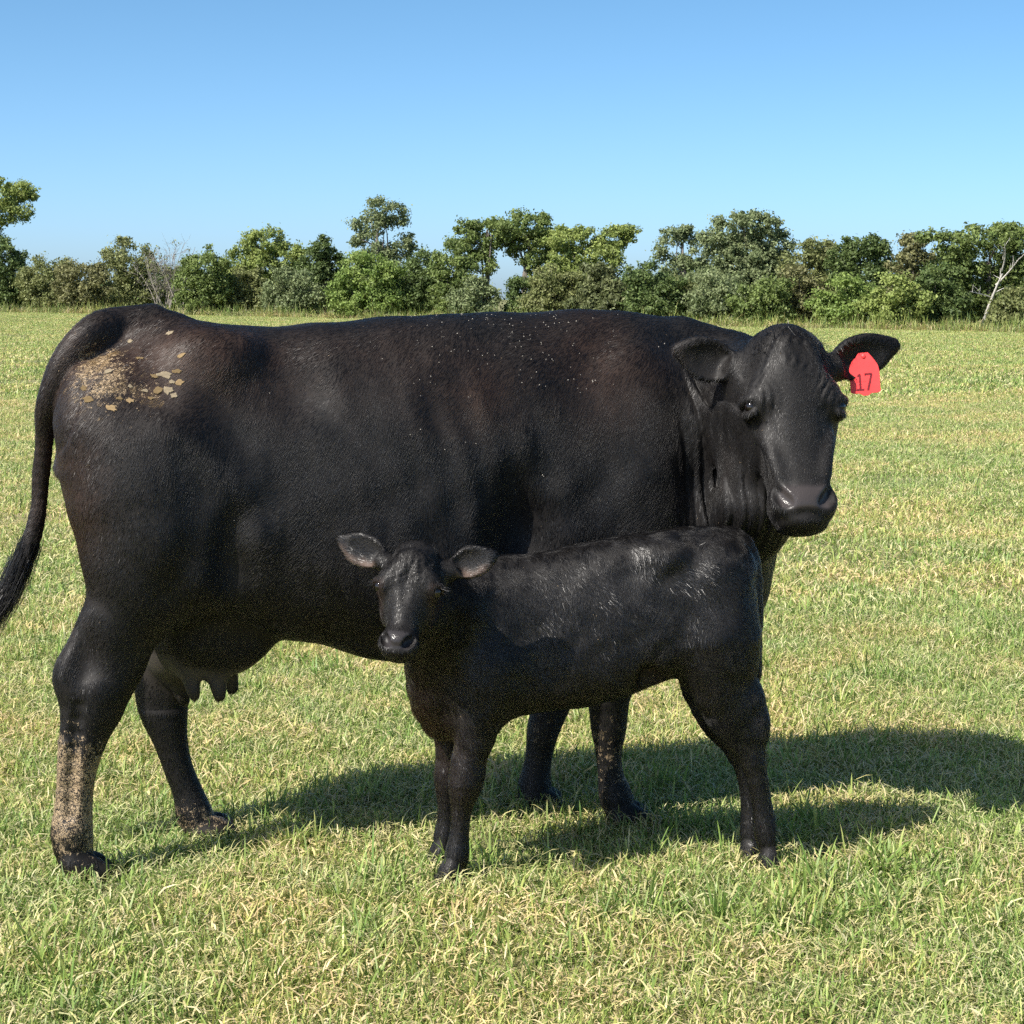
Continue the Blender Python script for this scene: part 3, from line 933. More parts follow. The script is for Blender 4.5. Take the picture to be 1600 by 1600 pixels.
def build_grass():
    rng = np.random.default_rng(11)
    src = bpy.data.collections.new('grass_patches')          # not linked: only instanced
    def variant(nm, *a, **k):
        V, T, C = blades(rng, *a, **k)
        me = mesh_np(nm, V, T, False); color_attr(me, C)
        me.materials.append(MAT_GRASS)
        o = bpy.data.objects.new(nm, me); src.objects.link(o)
    for i in range(8): variant('a%d' % i, 1900, .36, .024, .058, .0036, .36 + .02 * i, .58)
    for i in range(2): variant('b%d' % i, 1500, .36, .030, .074, .0042, .34, .55)
    for i in range(5): variant('c%d' % i, 3400, .75, .028, .072, .0062, .48, .60)
    for i in range(4): variant('d%d' % i, 3000, 1.9, .035, .10, .017, .48, .55)
    for i in range(3): variant('e%d' % i, 90, .13, .055, .135, .0062, .25, .62)
    pts, rot, scl, idx = [], [], [], []
    def scatter(y0, y1, step, margin, lo, hi, zs):
        y = y0
        while y < y1:
            half = .25 * y + margin
            nx = int(2 * half / step) + 1
            for x in np.linspace(-half, half, nx):
                px, py = x + rng.uniform(-.45, .45) * step, y + rng.uniform(-.45, .45) * step
                pts.append((px, py, float(ground_z(px, py))))
                rot.append(rng.uniform(0, 2 * math.pi)); scl.append(rng.uniform(*zs))
                idx.append(int(rng.integers(lo, hi)))
            y += step
    scatter(3.2, 9.5, .30, .9, 0, 10, (.85, 1.15))
    # taller greener tussocks here and there
    for k in range(80):
        ty = rng.uniform(3.9, 9.0); tx = rng.uniform(-.27, .27) * ty
        for q in range(int(rng.integers(1, 3))):
            px, py = tx + rng.normal(0, .12), ty + rng.normal(0, .12)
            pts.append((px, py, float(ground_z(px, py)))); rot.append(rng.uniform(0, 6.28)); scl.append(rng.uniform(.55, .95)); idx.append(int(rng.integers(19, 22)))
    scatter(9.5, 30, .80, 1.2, 10, 15, (.85, 1.2))
    scatter(30, 152, 2.3, 3.0, 15, 19, (.85, 1.25))
    me = bpy.data.meshes.new('grass')
    me.from_pydata(pts, [], [])
    for nm, ty, va in (('rot', 'FLOAT', rot), ('scl', 'FLOAT', scl), ('pick', 'INT', idx)):
        at = me.attributes.new(nm, ty, 'POINT')
        at.data.foreach_set('value', va)
    o = link('grass', me, None, None, kind='stuff', label='short half-dry pasture grass, green blades mixed with straw', category='grass')
    ng = bpy.data.node_groups.new('grass_scatter', 'GeometryNodeTree')
    ng.interface.new_socket('Geometry', in_out='INPUT', socket_type='NodeSocketGeometry')
    ng.interface.new_socket('Geometry', in_out='OUTPUT', socket_type='NodeSocketGeometry')
    N = ng.nodes; L = ng.links
    gi, go = N.new('NodeGroupInput'), N.new('NodeGroupOutput')
    ci = N.new('GeometryNodeCollectionInfo')
    ci.inputs['Collection'].default_value = src
    ci.inputs['Separate Children'].default_value = True
    ci.inputs['Reset Children'].default_value = True
    iop = N.new('GeometryNodeInstanceOnPoints')
    iop.inputs['Pick Instance'].default_value = True
    def named(nm, ty):
        a = N.new('GeometryNodeInputNamedAttribute'); a.data_type = ty
        a.inputs['Name'].default_value = nm
        return a.outputs['Attribute']
    cx = N.new('ShaderNodeCombineXYZ'); L.new(named('rot', 'FLOAT'), cx.inputs['Z'])
    sc_ = N.new('ShaderNodeCombineXYZ')
    s_ = named('scl', 'FLOAT')
    for k in 'XYZ': L.new(s_, sc_.inputs[k])
    L.new(gi.outputs[0], iop.inputs['Points'])
    L.new(ci.outputs[0], iop.inputs['Instance'])
    L.new(named('pick', 'INT'), iop.inputs['Instance Index'])
    L.new(cx.outputs[0], iop.inputs['Rotation'])
    L.new(sc_.outputs[0], iop.inputs['Scale'])
    L.new(iop.outputs[0], go.inputs[0])
    md = o.modifiers.new('scatter', 'NODES'); md.node_group = ng
build_grass()

# ---------------------------------------------------------------- the tree line
def line_depth(px): return 150.0 - 40.0 * px / 1600.0
def tree_spot(px, back=0.0):
    D = line_depth(px) + back
    x = (px - 800) / FPX * D
    return np.array([x, D, float(ground_z(x, D))]), D

def tube(rows, k=6):
    rows = np.asarray(rows, float); n = len(rows)
    V, F = [], []
    for i in range(n):
        d = rows[min(i + 1, n - 1), :3] - rows[max(i - 1, 0), :3]
        d /= max(np.linalg.norm(d), 1e-6)
        a = np.cross(d, (.31, .95, .05)); a /= max(np.linalg.norm(a), 1e-6)
        b = np.cross(d, a)
        for j in range(k):
            t = 2 * math.pi * j / k
            V.append(rows[i, :3] + (a * math.cos(t) + b * math.sin(t)) * rows[i, 3])
    for i in range(n - 1):
        for j in range(k):
            F.append((i * k + j, i * k + (j + 1) % k, (i + 1) * k + (j + 1) % k, (i + 1) * k + j))
    return np.array(V), np.array(F)

def join_tubes(parts):
    V, F, o = [], [], 0
    for v, f in parts:
        V.append(v); F.append(f + o); o += len(v)
    return np.concatenate(V), np.concatenate(F)

def branch(rng, a, b, r0, r1, sag=.12, n=5, k=5):
    a, b = np.asarray(a, float), np.asarray(b, float)
    L = np.linalg.norm(b - a)
    mid = (a + b) / 2 + rng.normal(0, sag * L, 3) * np.array([1, 1, .5])
    t = np.linspace(0, 1, n)[:, None]
    p = (1 - t) ** 2 * a + 2 * t * (1 - t) * mid + t * t * b
    return tube(np.hstack([p, r0 + (r1 - r0) * t]), k)

def leaves(rng, cen, nrm_c, per, spread, size, cols, shade_var=.35):
    """leaf-sized rhombs scattered in clumps round the given centres"""
    nc = len(cen); n = nc * per
    who = np.repeat(np.arange(nc), per)
    off = rng.normal(0, 1, (n, 3)) * spread[who][:, None] * np.array([1, 1, .72])
    p = cen[who] + off
    nr = off / (np.linalg.norm(off, axis=1, keepdims=True) + 1e-6) + rng.normal(0, .75, (n, 3)) + np.array([0, 0, .35])
    nr /= np.linalg.norm(nr, axis=1, keepdims=True)
    a = np.cross(nr, rng.normal(0, 1, (n, 3))); a /= np.linalg.norm(a, axis=1, keepdims=True)
    b = np.cross(nr, a)
    s = (size * rng.uniform(.6, 1.4, n))[:, None]
    V = np.stack([p - a * s, p - b * s * .55 + nr * s * .12, p + a * s, p + b * s * .55 + nr * s * .12], 1).reshape(-1, 3)
    Q = np.arange(n * 4).reshape(n, 4)
    c0, c1 = np.asarray(cols[0]), np.asarray(cols[1])
    mixv = np.clip(rng.uniform(0, 1, nc)[who] * .7 + rng.uniform(0, 1, n) * .3, 0, 1)[:, None]
    C = (c0 + (c1 - c0) * mixv) * rng.uniform(1 - shade_var, 1 + shade_var, n)[:, None]
    return V, Q, np.repeat(C, 4, 0)

GREEN = {'oak': ((.121, .172, .048), (.247, .310, .098)), 'light': ((.190, .253, .063), (.368, .425, .132)),
         'dark': ((.081, .127, .041), (.178, .236, .078)), 'olive': ((.161, .190, .067), (.293, .310, .127)),
         'grey': ((.149, .196, .086), (.287, .333, .161)), 'bright': ((.155, .236, .055), (.299, .385, .109)),
         'rust': ((.167, .172, .071), (.276, .270, .121)), 'cedar': ((.121, .144, .060), (.224, .247, .109))}

def plant(name, label, cat, px, top, hw, tint, shape='tree', back=0.0, seed=0, lobes=None, density=1.0, group=None,
          leaf=.095, trunks=None, clear=.25, dead=None, clump=.31):
    """one tree or bush: px = column it stands in, top = row of its top, hw = half width (photo pixels, used for size only)"""
    rng = np.random.default_rng(seed * 7919 + int(px * 13) + int(top))
    base, D = tree_spot(px, back)
    m = D / FPX
    H = (CAM_Z - base[2]) * 1.0 + (HOR - top) * m
    W = hw * m
    root = link(name, None, None, None, label=label, category=cat)
    if group: root['group'] = group
    root.location = base
    # crown lobes: (dx, height fraction of centre, rx, rz) in units of W and H
    if lobes is None:
        if shape == 'tree':
            lobes = [(0, .76, .62, .20), (-.55, .60, .48, .16), (.55, .62, .46, .16), (-.15, .52, .60, .17), (.2, .88, .40, .12)]
        elif shape == 'bush':
            lobes = [(0, .62, .75, .34), (-.5, .40, .55, .34), (.5, .42, .55, .34), (0, .24, .9, .24)]
        elif shape == 'cone':
            lobes = [(0, .82, .30, .16), (0, .58, .58, .20), (0, .34, .85, .20), (0, .14, .95, .13)]
    lobes = list(lobes)
    for q in range(9 if shape == 'tree' else 6):                 # ragged outline: small sprays past the main lobes
        dx, hz, rx, rz = lobes[int(rng.integers(0, len(lobes)))]
        an = rng.uniform(-.3, math.pi + .3)
        lobes.append((dx + math.cos(an) * rx * 1.0, min(hz + math.sin(an) * rz * 1.0, .95), rng.uniform(.10, .20), rng.uniform(.025, .05)))
    cen, spr = [], []
    for dx, hz, rx, rz in lobes:
        rX, rZ = rx * W, rz * H
        rY = min(rX * 1.0, 2.4)
        k = max(4, int(density * 4.3 * (rX * rY * rZ) ** .80 / clump ** 2 * .42 + 3))
        d = rng.normal(0, 1, (k, 3)); d /= np.linalg.norm(d, axis=1, keepdims=True)
        r = rng.uniform(.25, 1, k)[:, None] ** .45
        c = d * r * np.array([rX, rY, rZ]) * rng.uniform(.85, 1.10, (k, 1)) + np.array([dx * W, rng.uniform(-.2, .2) * W, hz * H])
        cen.append(c); spr.append(rng.uniform(.6, 1.2, k) * clump)
    cen = np.concatenate(cen); spr = np.concatenate(spr)
    low = .12 if shape != 'tree' else clear * H
    cen[:, 2] = np.maximum(cen[:, 2], low * .6 + .15)
    over = cen[:, 2] + spr * .9 > H
    cen[over, 2] = (H - spr[over] * .9) * (1 - rng.uniform(0, .16, int(over.sum())) ** 1.0 * (np.abs(cen[over, 0]) / W + .25))
    V, Q, C = leaves(rng, cen, None, 78, spr * .62, leaf, GREEN[tint])
    V[:, 2] = np.maximum(V[:, 2], .02)
    me = mesh_np('crown', V, Q, False); color_attr(me, C)
    link('crown', me, root, MAT_LEAF)
    # trunk and limbs
    parts = []
    tr = trunks or ([(0, .0)] if shape != 'bush' else [(-.25, -.3), (.05, .1), (.3, .3)])
    for (tx, lean) in tr:
        r0 = max(.05, .028 * H) if shape != 'bush' else .045
        topz = (.80 if shape != 'bush' else .6) * H
        a, b = np.array([tx * W, 0, -.1]), np.array([tx * W + lean * W, 0, topz])
        ctrl = [(*a, r0 * 1.25), (*(a + (b - a) * .12 + rng.normal(0, .05, 3)), r0), (*(a + (b - a) * .45 + rng.normal(0, .18, 3) * [1, 1, 0]), r0 * .8), (*(a + (b - a) * .75 + rng.normal(0, .2, 3) * [1, 1, 0]), r0 * .5), (*b, r0 * .18)]
        cv = curve(ctrl, 12)
        parts.append(tube(cv, 7))
        for q in range(9 if shape == 'tree' else 5):
            i = int(rng.integers(3, 11))
            cand = cen[rng.integers(0, len(cen), 7)]
            cand = cand[cand[:, 2] > cv[i, 2] + .15]
            if not len(cand): continue
            sel = cand[np.argmin(np.abs(cand[:, 0] - cv[i, 0]))]
            parts.append(branch(rng, cv[i, :3], sel, cv[i, 3] * .55, .012))
    Vt, Ft = join_tubes(parts)
    link('trunk', mesh_np('trunk', Vt, Ft), root, MAT_BARK)
    if dead:
        parts = []
        for (x0, z0, x1, z1, r) in dead:
            parts.append(branch(rng, (x0 * W, -1.2, z0 * H), (x1 * W, -2.4, z1 * H), r, r * .35, .07, 6, 6))
            for q in range(4):
                f = rng.uniform(.4, .95)
                s = np.array([x0 * W + (x1 - x0) * W * f, -1.2 - 1.2 * f, z0 * H + (z1 - z0) * H * f])
                parts.append(branch(rng, s, s + np.array([rng.uniform(-.6, .6), rng.uniform(-.3, .1), rng.uniform(.1, .7)]), r * .35, .008))
        Vd, Fd = join_tubes(parts)
        link('dead_branch', mesh_np('dead_branch', Vd, Fd), root, MAT_DEAD, label='bleached bare dead branches')
    return root

def twig_shrub(name, label, px, top, hw, back=0.0, seed=1):
    rng = np.random.default_rng(seed)
    base, D = tree_spot(px, back); m = D / FPX
    H = (CAM_Z - base[2]) + (HOR - top) * m; W = hw * m
    root = link(name, None, None, None, label=label, category='shrub'); root.location = base
    parts, ends = [], []
    for s in range(16):
        x0 = rng.uniform(-.4, .4) * W
        tip = np.array([x0 + rng.normal(0, .42) * W, rng.uniform(-.8, .8), H * rng.uniform(.62, 1.0)])
        a = np.array([x0, rng.uniform(-.4, .4), -.05])
        parts.append(branch(rng, a, tip, .045, .012, .07, 7, 5))
        for q in range(15):
            f = rng.uniform(.25, .95)
            p = a + (tip - a) * f
            e = p + np.array([rng.normal(0, .34), rng.normal(0, .34), rng.uniform(.1, .75)])
            e[2] = min(e[2], H)
            parts.append(branch(rng, p, e, .014, .005, .1, 4, 4)); ends.append(e)
            for w_ in range(3):
                parts.append(branch(rng, p + (e - p) * rng.uniform(.4, .9), e + rng.normal(0, .22, 3), .009, .004, .1, 3, 3))
    Vt, Ft = join_tubes(parts)
    link('twigs', mesh_np('twigs', Vt, Ft), root, m_bark('pale_twigs', (.20, .175, .145), (.36, .33, .29)))
    E_ = np.array(ends); E_ = E_[rng.uniform(0, 1, len(E_)) < .35]
    V, Q, C = leaves(rng, E_, None, 6, np.full(len(E_), .14), .09, GREEN['olive'])
    me = mesh_np('sparse_leaves', V, Q, False); color_attr(me, C)
    link('sparse_leaves', me, root, MAT_LEAF)
    return root

def build_treeline():
    P = plant
    G = 'low bushes along the far field edge'
    # tall trees, left to right
    P('leaning_tree', 'big light green tree cut by the left edge of the picture', 'tree', -25, 276, 84, 'light', seed=1,
      lobes=[(.1, .86, .75, .13), (.45, .74, .52, .10), (-.3, .70, .6, .14), (.0, .62, .4, .08)], clear=.5)
    P('evergreen_tree', 'dark green dense tree under the big tree at the left edge', 'tree', 0, 366, 46, 'dark', 'bush', -3, seed=2, density=1.3)
    P('olive_tree', 'olive green feathery tree left of the bare grey shrub', 'tree', 205, 366, 50, 'olive', 'bush', seed=3, density=.85, clump=.36)
    twig_shrub('bare_shrub', 'bare grey twiggy shrub in the treeline above the tail head', 268, 368, 66, -2, 5)
    P('rounded_tree', 'rounded yellow green tree in the treeline left of the dark pointed one', 'tree', 412, 350, 62, 'light', seed=4, density=1.1,
      lobes=[(0, .78, .62, .19), (-.5, .60, .5, .2), (.5, .62, .5, .2), (0, .45, .8, .2), (-.2, .3, .7, .15)], clear=.12)
    P('dark_tree', 'dark green tree just left of the tallest slender tree', 'tree', 506, 365, 46, 'dark', seed=5, density=1.2,
      lobes=[(0, .82, .5, .15), (-.3, .6, .6, .2), (.4, .6, .5, .2), (0, .36, .85, .22)], clear=.1)
    P('slender_tree', 'tallest slender grey green tree with tiered open crown', 'tree', 592, 306, 56, 'grey', seed=6, density=.95, clump=.36,
      lobes=[(.10, .90, .55, .085), (.45, .79, .45, .05), (-.1, .76, .55, .09), (-.25, .60, .6, .10), (.55, .55, .42, .07), (-.1, .43, .7, .1), (0, .25, .8, .12)], clear=.1)
    P('forked_tree', 'broad dark oak with two bare forked trunks and sky showing below', 'tree', 800, 323, 82, 'oak', seed=7, density=1.05,
      lobes=[(.15, .84, .62, .13), (-.45, .76, .52, .13), (.62, .68, .40, .16), (-.72, .62, .3, .12), (.1, .66, .5, .10), (.5, .50, .40, .12), (-.55, .50, .3, .10)],
      trunks=[(-.5, .02), (.22, .10)], clear=.42)
    P('pale_topped_tree', 'light green tree with pale leafy tips right of the forked oak', 'tree', 915, 348, 78, 'light', seed=8, density=1.1,
      lobes=[(-.4, .82, .5, .15), (.55, .84, .42, .11), (.85, .90, .2, .07), (0, .62, .85, .18), (-.2, .4, .9, .2)], clear=.12)
    P('cedar_tree', 'brownish green cedar standing in front of the pale topped tree', 'tree', 945, 408, 60, 'cedar', 'cone', -6, seed=9, density=1.5, clump=.32, leaf=.12)
    P('open_tree', 'thin crowned grey green tree with sky gaps right of the cedar', 'tree', 1066, 345, 48, 'grey', seed=10, density=.75, clump=.34,
      lobes=[(-.35, .85, .4, .10), (.3, .86, .45, .09), (-.6, .70, .35, .10), (.5, .66, .5, .12), (-.1, .52, .7, .12), (0, .3, .9, .18)], clear=.1)
    P('spreading_oak', 'largest spreading oak in the treeline above the cow neck', 'tree', 1168, 326, 78, 'grey', seed=11, density=1.15,
      lobes=[(.10, .88, .5, .11), (.55, .70, .48, .15), (-.5, .72, .45, .14), (0, .60, .8, .16), (-.3, .36, .95, .2), (.4, .36, .8, .2)], clear=.08)
    P('olive_bushy_tree', 'olive bushy tree above the cow head', 'tree', 1272, 368, 62, 'olive', seed=12, density=1.1,
      lobes=[(.1, .82, .5, .15), (-.4, .66, .5, .18), (.5, .64, .5, .18), (0, .38, .95, .24)], clear=.06)
    P('dense_dark_tree', 'dense dark green tree between the olive tree and the rusty one', 'tree', 1345, 366, 56, 'dark', seed=13, density=1.3,
      lobes=[(0, .84, .6, .13), (-.5, .70, .45, .18), (.5, .70, .45, .18), (0, .42, .95, .26)], clear=.06)
    P('rusty_tree', 'brown tinged narrow tree right of the dense dark tree', 'tree', 1424, 362, 42, 'rust', seed=14, density=1.15,
      lobes=[(0, .84, .55, .14), (-.3, .62, .7, .2), (.3, .58, .7, .2), (0, .3, .95, .22)], clear=.06)
    P('oak_with_dead_limbs', 'dark oak with bleached dead limbs at the right edge', 'tree', 1548, 347, 92, 'oak', seed=15, density=1.15,
      lobes=[(-.1, .86, .62, .12), (.55, .82, .5, .13), (-.6, .76, .36, .12), (-.2, .62, .8, .14), (.6, .52, .5, .2), (-.55, .36, .45, .26), (.2, .30, .75, .2)], clear=.05,
      dead=[(-.25, .0, .02, .52, .11), (.0, .42, .30, .66, .06), (-.05, .30, -.52, .36, .05), (.1, .55, .05, .80, .05)])
    # understorey, left to right
    row = [
        (75, 412, 42, 'olive', 'low olive bush right of the dark tree at the left edge'),
        (130, 420, 40, 'rust', 'low brownish bush left of the olive feathery tree'),
        (318, 396, 40, 'oak', 'green bush between the bare grey shrub and the rounded tree'),
        (380, 432, 44, 'olive', 'low olive bush at the foot of the rounded yellow green tree'),
        (455, 430, 44, 'grey', 'grey green bush at the foot of the dark tree'),
        (578, 408, 58, 'bright', 'bright green bush at the foot of the tallest slender tree'),
        (660, 396, 44, 'dark', 'dark bush right of the tallest slender tree'),
        (708, 386, 36, 'oak', 'upright dark bush left of the forked oak'),
        (740, 448, 36, 'grey', 'small grey green bush under the left stem of the forked oak'),
        (822, 440, 34, 'dark', 'small dark bush between the stems of the forked oak'),
        (862, 425, 44, 'olive', 'olive bush at the right foot of the forked oak'),
        (1018, 418, 42, 'dark', 'dark bush between the cedar and the thin crowned tree'),
        (1060, 440, 44, 'olive', 'low olive bush in front of the thin crowned tree'),
        (1125, 436, 50, 'grey', 'grey green bush at the left foot of the spreading oak'),
        (1195, 444, 46, 'oak', 'green bush at the right foot of the spreading oak'),
        (1245, 430, 44, 'rust', 'brownish bush in front of the olive bushy tree'),
        (1320, 438, 46, 'bright', 'bright green bush in front of the dense dark tree'),
        (1398, 434, 40, 'light', 'yellow green bush in front of the rusty tree'),
        (1470, 424, 40, 'dark', 'dark bush between the rusty tree and the dead limbed oak'),
        (1600, 462, 46, 'olive', 'low olive bush at the right edge below the dead limbed oak'),
    ]
    for i, (px, top, hw, tint, lab) in enumerate(row):
        P('field_edge_bush', lab, 'bush', px, top - 16, hw * 1.08, tint, 'bush', -4 - (i % 3) * 1.5, seed=40 + i, density=1.15, group=G, clump=.34)
    # a second rank that closes the gaps
    back = [(-40, 428, 60, 'behind the dark tree at the left edge'), (60, 422, 60, 'behind the low olive bush near the left edge'), (165, 420, 55, 'behind the low brownish bush'),
            (255, 414, 60, 'behind the bare grey twiggy shrub'), (350, 408, 55, 'left of the rounded yellow green tree'), (470, 405, 60, 'behind the dark tree beside the rounded tree'),
            (560, 412, 50, 'behind the bright green bush left of centre'), (655, 412, 55, 'right of the tallest slender tree'),
            (905, 410, 55, 'behind the cedar'), (1000, 408, 50, 'between the cedar and the thin crowned tree'), (1100, 396, 60, 'between the thin crowned tree and the spreading oak'),
            (1210, 400, 60, 'behind the right side of the spreading oak'), (1310, 400, 60, 'between the olive bushy tree and the dense dark tree'), (1400, 400, 55, 'left of the brown tinged narrow tree'),
            (1490, 396, 55, 'left of the oak with dead limbs'), (1610, 392, 60, 'behind the oak with dead limbs at the right edge')]
    for i, (px, top, hw, where) in enumerate(back):
        P('thicket_bush', 'dark thicket bush ' + where, 'bush', px, top, hw, 'dark', 'bush', 9 + (i % 2) * 3, seed=80 + i, density=.9, group='thicket bushes behind the front trees')
    # tall dry weeds along the foot of the tree line
    rng = np.random.default_rng(77)
    V, T, C, o = [], [], [], 0
    for k in range(150):
        px = -60 + 1720 * k / 149.0
        b, D = tree_spot(px, -7 - rng.uniform(0, 3))
        v, t, c = blades(rng, 120, 1.1, .25, .95, .028, .55, .22)
        V.append(v * np.array([.8, 1, .75 + .4 * rng.uniform()]) + b); T.append(t + o); C.append(c * .8); o += len(v)
    me = mesh_np('weeds', np.concatenate(V), np.concatenate(T), False); color_attr(me, np.concatenate(C))
    link('weeds', me, None, MAT_GRASS, kind='stuff', label='tall dry weeds along the foot of the treeline', category='weeds')
build_treeline()

# ---------------------------------------------------------------- the herd
from mathutils.bvhtree import BVHTree

def gauss(P, c, r):
    return np.exp(-(((P - np.asarray(c)) / np.asarray(r)) ** 2).sum(-1))

def fattr(me, name, val):
    at = me.attributes.new(name, 'FLOAT', 'POINT')
    at.data.foreach_set('value', np.asarray(val, np.float32))

def surf_sample(rng, V, Q, n, nv, keep):
    a, b, c, d = (V[Q[:, i]] for i in range(4))
    area = np.linalg.norm(np.cross(c - a, d - b), axis=1) * .5
    w = area * keep
    f = rng.choice(len(Q), n, p=w / w.sum())
    s, t = rng.uniform(0, 1, (2, n, 1))
    P = (1 - s) * ((1 - t) * a[f] + t * d[f]) + s * ((1 - t) * b[f] + t * c[f])
    N = (nv[Q[f]]).mean(1); N /= np.linalg.norm(N, axis=1, keepdims=True) + 1e-9
    return P, N, f

rng_n = np.random.default_rng(99)
def make_fur(name, parent, fr, P, N, D, length, lift, rad, col, mat, seg=4, label=None):
    """P roots, N normals, D comb direction (all in the animal's frame)"""
    n = len(P)
    T = D - N * (D * N).sum(1, keepdims=True)
    T /= np.linalg.norm(T, axis=1, keepdims=True) + 1e-9
    t = np.linspace(0, 1, seg)[None, :, None]
    L = length[:, None, None]
    pts = P[:, None] - N[:, None] * .0008 + (N[:, None] * lift[:, None, None] * (t - .45 * t * t) + T[:, None] * (t * .75 + .25 * t * t)) * L
    pts = fr.world(pts)
    cu = bpy.data.hair_curves.new(name)
    cu.add_curves([seg] * n)
    cu.position_data.foreach_set('vector', pts.astype(np.float32).ravel())
    ra = cu.attributes.get('radius') or cu.attributes.new('radius', 'FLOAT', 'POINT')
    rr = np.tile(np.linspace(1, .25, seg), n) * np.repeat(rad, seg)
    ra.data.foreach_set('value', rr.astype(np.float32))
    ca = cu.attributes.new('coat', 'FLOAT_COLOR', 'CURVE')
    ca.data.foreach_set('color', np.hstack([col, np.ones((n, 1))]).astype(np.float32).ravel())
    Nn = N * 1.0 + T * .20 * rng_n.normal(0, 1, (n, 1)) + rng_n.normal(0, .07, (n, 3))
    Nn /= np.linalg.norm(Nn, axis=1, keepdims=True)
    W0 = fr.world(np.zeros(3))
    na = cu.attributes.new('nrm', 'FLOAT_VECTOR', 'CURVE')
    na.data.foreach_set('vector', (fr.world(Nn) - W0).astype(np.float32).ravel())
    o = link(name, cu, parent, mat)
    if label: o['label'] = label
    return o

def px_of(Pw):
    return 800 + FPX * Pw[..., 0] / Pw[..., 1], HOR - FPX * (Pw[..., 2] - CAM_Z) / Pw[..., 1]

def normals(me):
    nv = np.empty(len(me.vertices) * 3, np.float32)
    me.vertex_normals.foreach_get('vector', nv)
    return nv.reshape(-1, 3)

def to_local_dir(fr, N):
    return np.stack([N[:, 0] * fr.c + N[:, 1] * fr.s, -N[:, 0] * fr.s + N[:, 1] * fr.c, N[:, 2]], 1)

def eyeball(name, parent, c, r, fr):
    bm = bmesh.new()
    bmesh.ops.create_uvsphere(bm, u_segments=24, v_segments=16, radius=r)
    me = bpy.data.meshes.new(name); bm.to_mesh(me); bm.free()
    for p in me.polygons: p.use_smooth = True
    o = link(name, me, parent, MAT_EYE)
    o.location = fr.world(np.asarray(c))
    return o

BLACK = np.array([.0064, .0056, .0052])
BROWN = np.array([.037, .0190, .0120])
MUDC = np.array([.42, .31, .18])

# ---- cow
cow = link('cow', None, None, None, label='large black cow standing side on with a red ear tag', category='cow')
V, Q = surface_nets(build_cow_sdf(), np.array((-.55, -.85, -.012)), np.array((2.15, .5, 1.5)), .0052)
me = mesh_np('body', CF.world(V), Q)
link('body', me, cow, MAT_HIDE)

def head_co(P, H0, M, sc): return (P - H0) @ M / sc

def cow_masks(P):
    h = head_co(P, COW_H0, COW_HM, COW_HS)
    muz = smooth(-.030, -.005, h[:, 1]) * smooth(.070, .058, np.abs(h[:, 0]) + .25 * np.abs(h[:, 2] + .470)) * smooth(-.500, -.488, h[:, 2]) * smooth(-.428, -.446, h[:, 2])
    ud = np.clip(gauss(P, cw(325, 1015, 0), (.20, .22, .085)) * 1.6, 0, 1) * smooth(.62, .40, P[:, 2]) * smooth(-.02, .02, P[:, 0]) * smooth(cw(420, 1000)[0], cw(405, 1000)[0], P[:, 0])
    leg = cw(190, 1000, -.17)
    ud = ud * (1 - gauss(P, (cw(185, 1010, -.17)), (.12, .09, .25))) * smooth(.125, .085, np.abs(P[:, 1]))
    near = gauss(P, cw(118, 1240, -.17), (.12, .09, .135)) * smooth(.50, .36, P[:, 2] + (P[:, 0] + .2) * .3)
    mud = np.clip(near * 1.35, 0, 1)
    mud = np.maximum(mud, .62 * gauss(P, cw(305, 1275, .126), (.09, .08, .06)))
    mud = np.maximum(mud, .45 * gauss(P, cw(951, 1180, -.12), (.06, .07, .16)))
    mud = np.maximum(mud, .40 * gauss(P, cw(845, 1130, .12), (.06, .07, .10)))
    mud = np.maximum(mud, .95 * gauss(P, cw(158, 592, -.13), (.080, .16, .085)))
    mud = np.maximum(mud, .50 * gauss(P, cw(215, 612, -.20), (.10, .12, .035)))
    hoof = smooth(.055, .035, P[:, 2])
    return muz, ud, mud, hoof

def cow_coat(P):
    b = .85 * gauss(P, cw(275, 560, -.2), (.24, .2, .12)) + .75 * gauss(P, cw(120, 760, -.1), (.07, .16, .24))
    b += .55 * gauss(P, cw(935, 560, -.2), (.16, .2, .15)) + .55 * gauss(P, cw(755, 620, -.3), (.11, .2, .09)) + .35 * gauss(P, cw(600, 560, -.3), (.30, .2, .12))
    b += .55 * gauss(P, cw(100, 720, .05), (.08, .2, .25))
    n = vnoise(P * 9, 5) * .5 + vnoise(P * 30, 6) * .35
    b = np.clip(b * (1 + .6 * n) + .06 * n, 0, 1)[:, None]
    c = BLACK * (1 - b) + BROWN * b
    return c * (1 + .35 * vnoise(P * 60, 9))[:, None]

muz, ud, mud, hoof = cow_masks(V)
coat = cow_coat(V)
coat = coat * (1 - muz[:, None]) + np.array([.050, .043, .042]) * muz[:, None]
coat = coat * (1 - ud[:, None]) + np.array([.095, .082, .076]) * ud[:, None]
coat = coat * (1 - hoof[:, None]) + np.array([.030, .026, .022]) * hoof[:, None]
color_attr(me, coat, 'coat'); fattr(me, 'mud', mud); fattr(me, 'skin', np.clip(muz + .25 * ud, 0, 1))
nv = to_local_dir(CF, normals(me))
rng = np.random.default_rng(5)
facing = nv[Q].mean(1)
keep = np.where((facing[:, 1] < .45) | (facing[:, 2] > .2), 1.0, .15)
fm = (muz[Q[:, 0]] > .25) | (hoof[Q[:, 0]] > .4) | (ud[Q[:, 0]] > .3)
keep = np.where(fm, 0, keep)
P, N, f = surf_sample(rng, V, Q, 340000, nv, keep)
h = head_co(P, COW_H0, COW_HM, COW_HS)
ishead = smooth(.24, .16, np.abs(h[:, 0])) * smooth(-.30, -.20, h[:, 1]) * smooth(-.60, -.55, h[:, 2]) * smooth(.10, .02, h[:, 2])
D = np.tile(np.array([-.42, 0, -.9]), (len(P), 1))
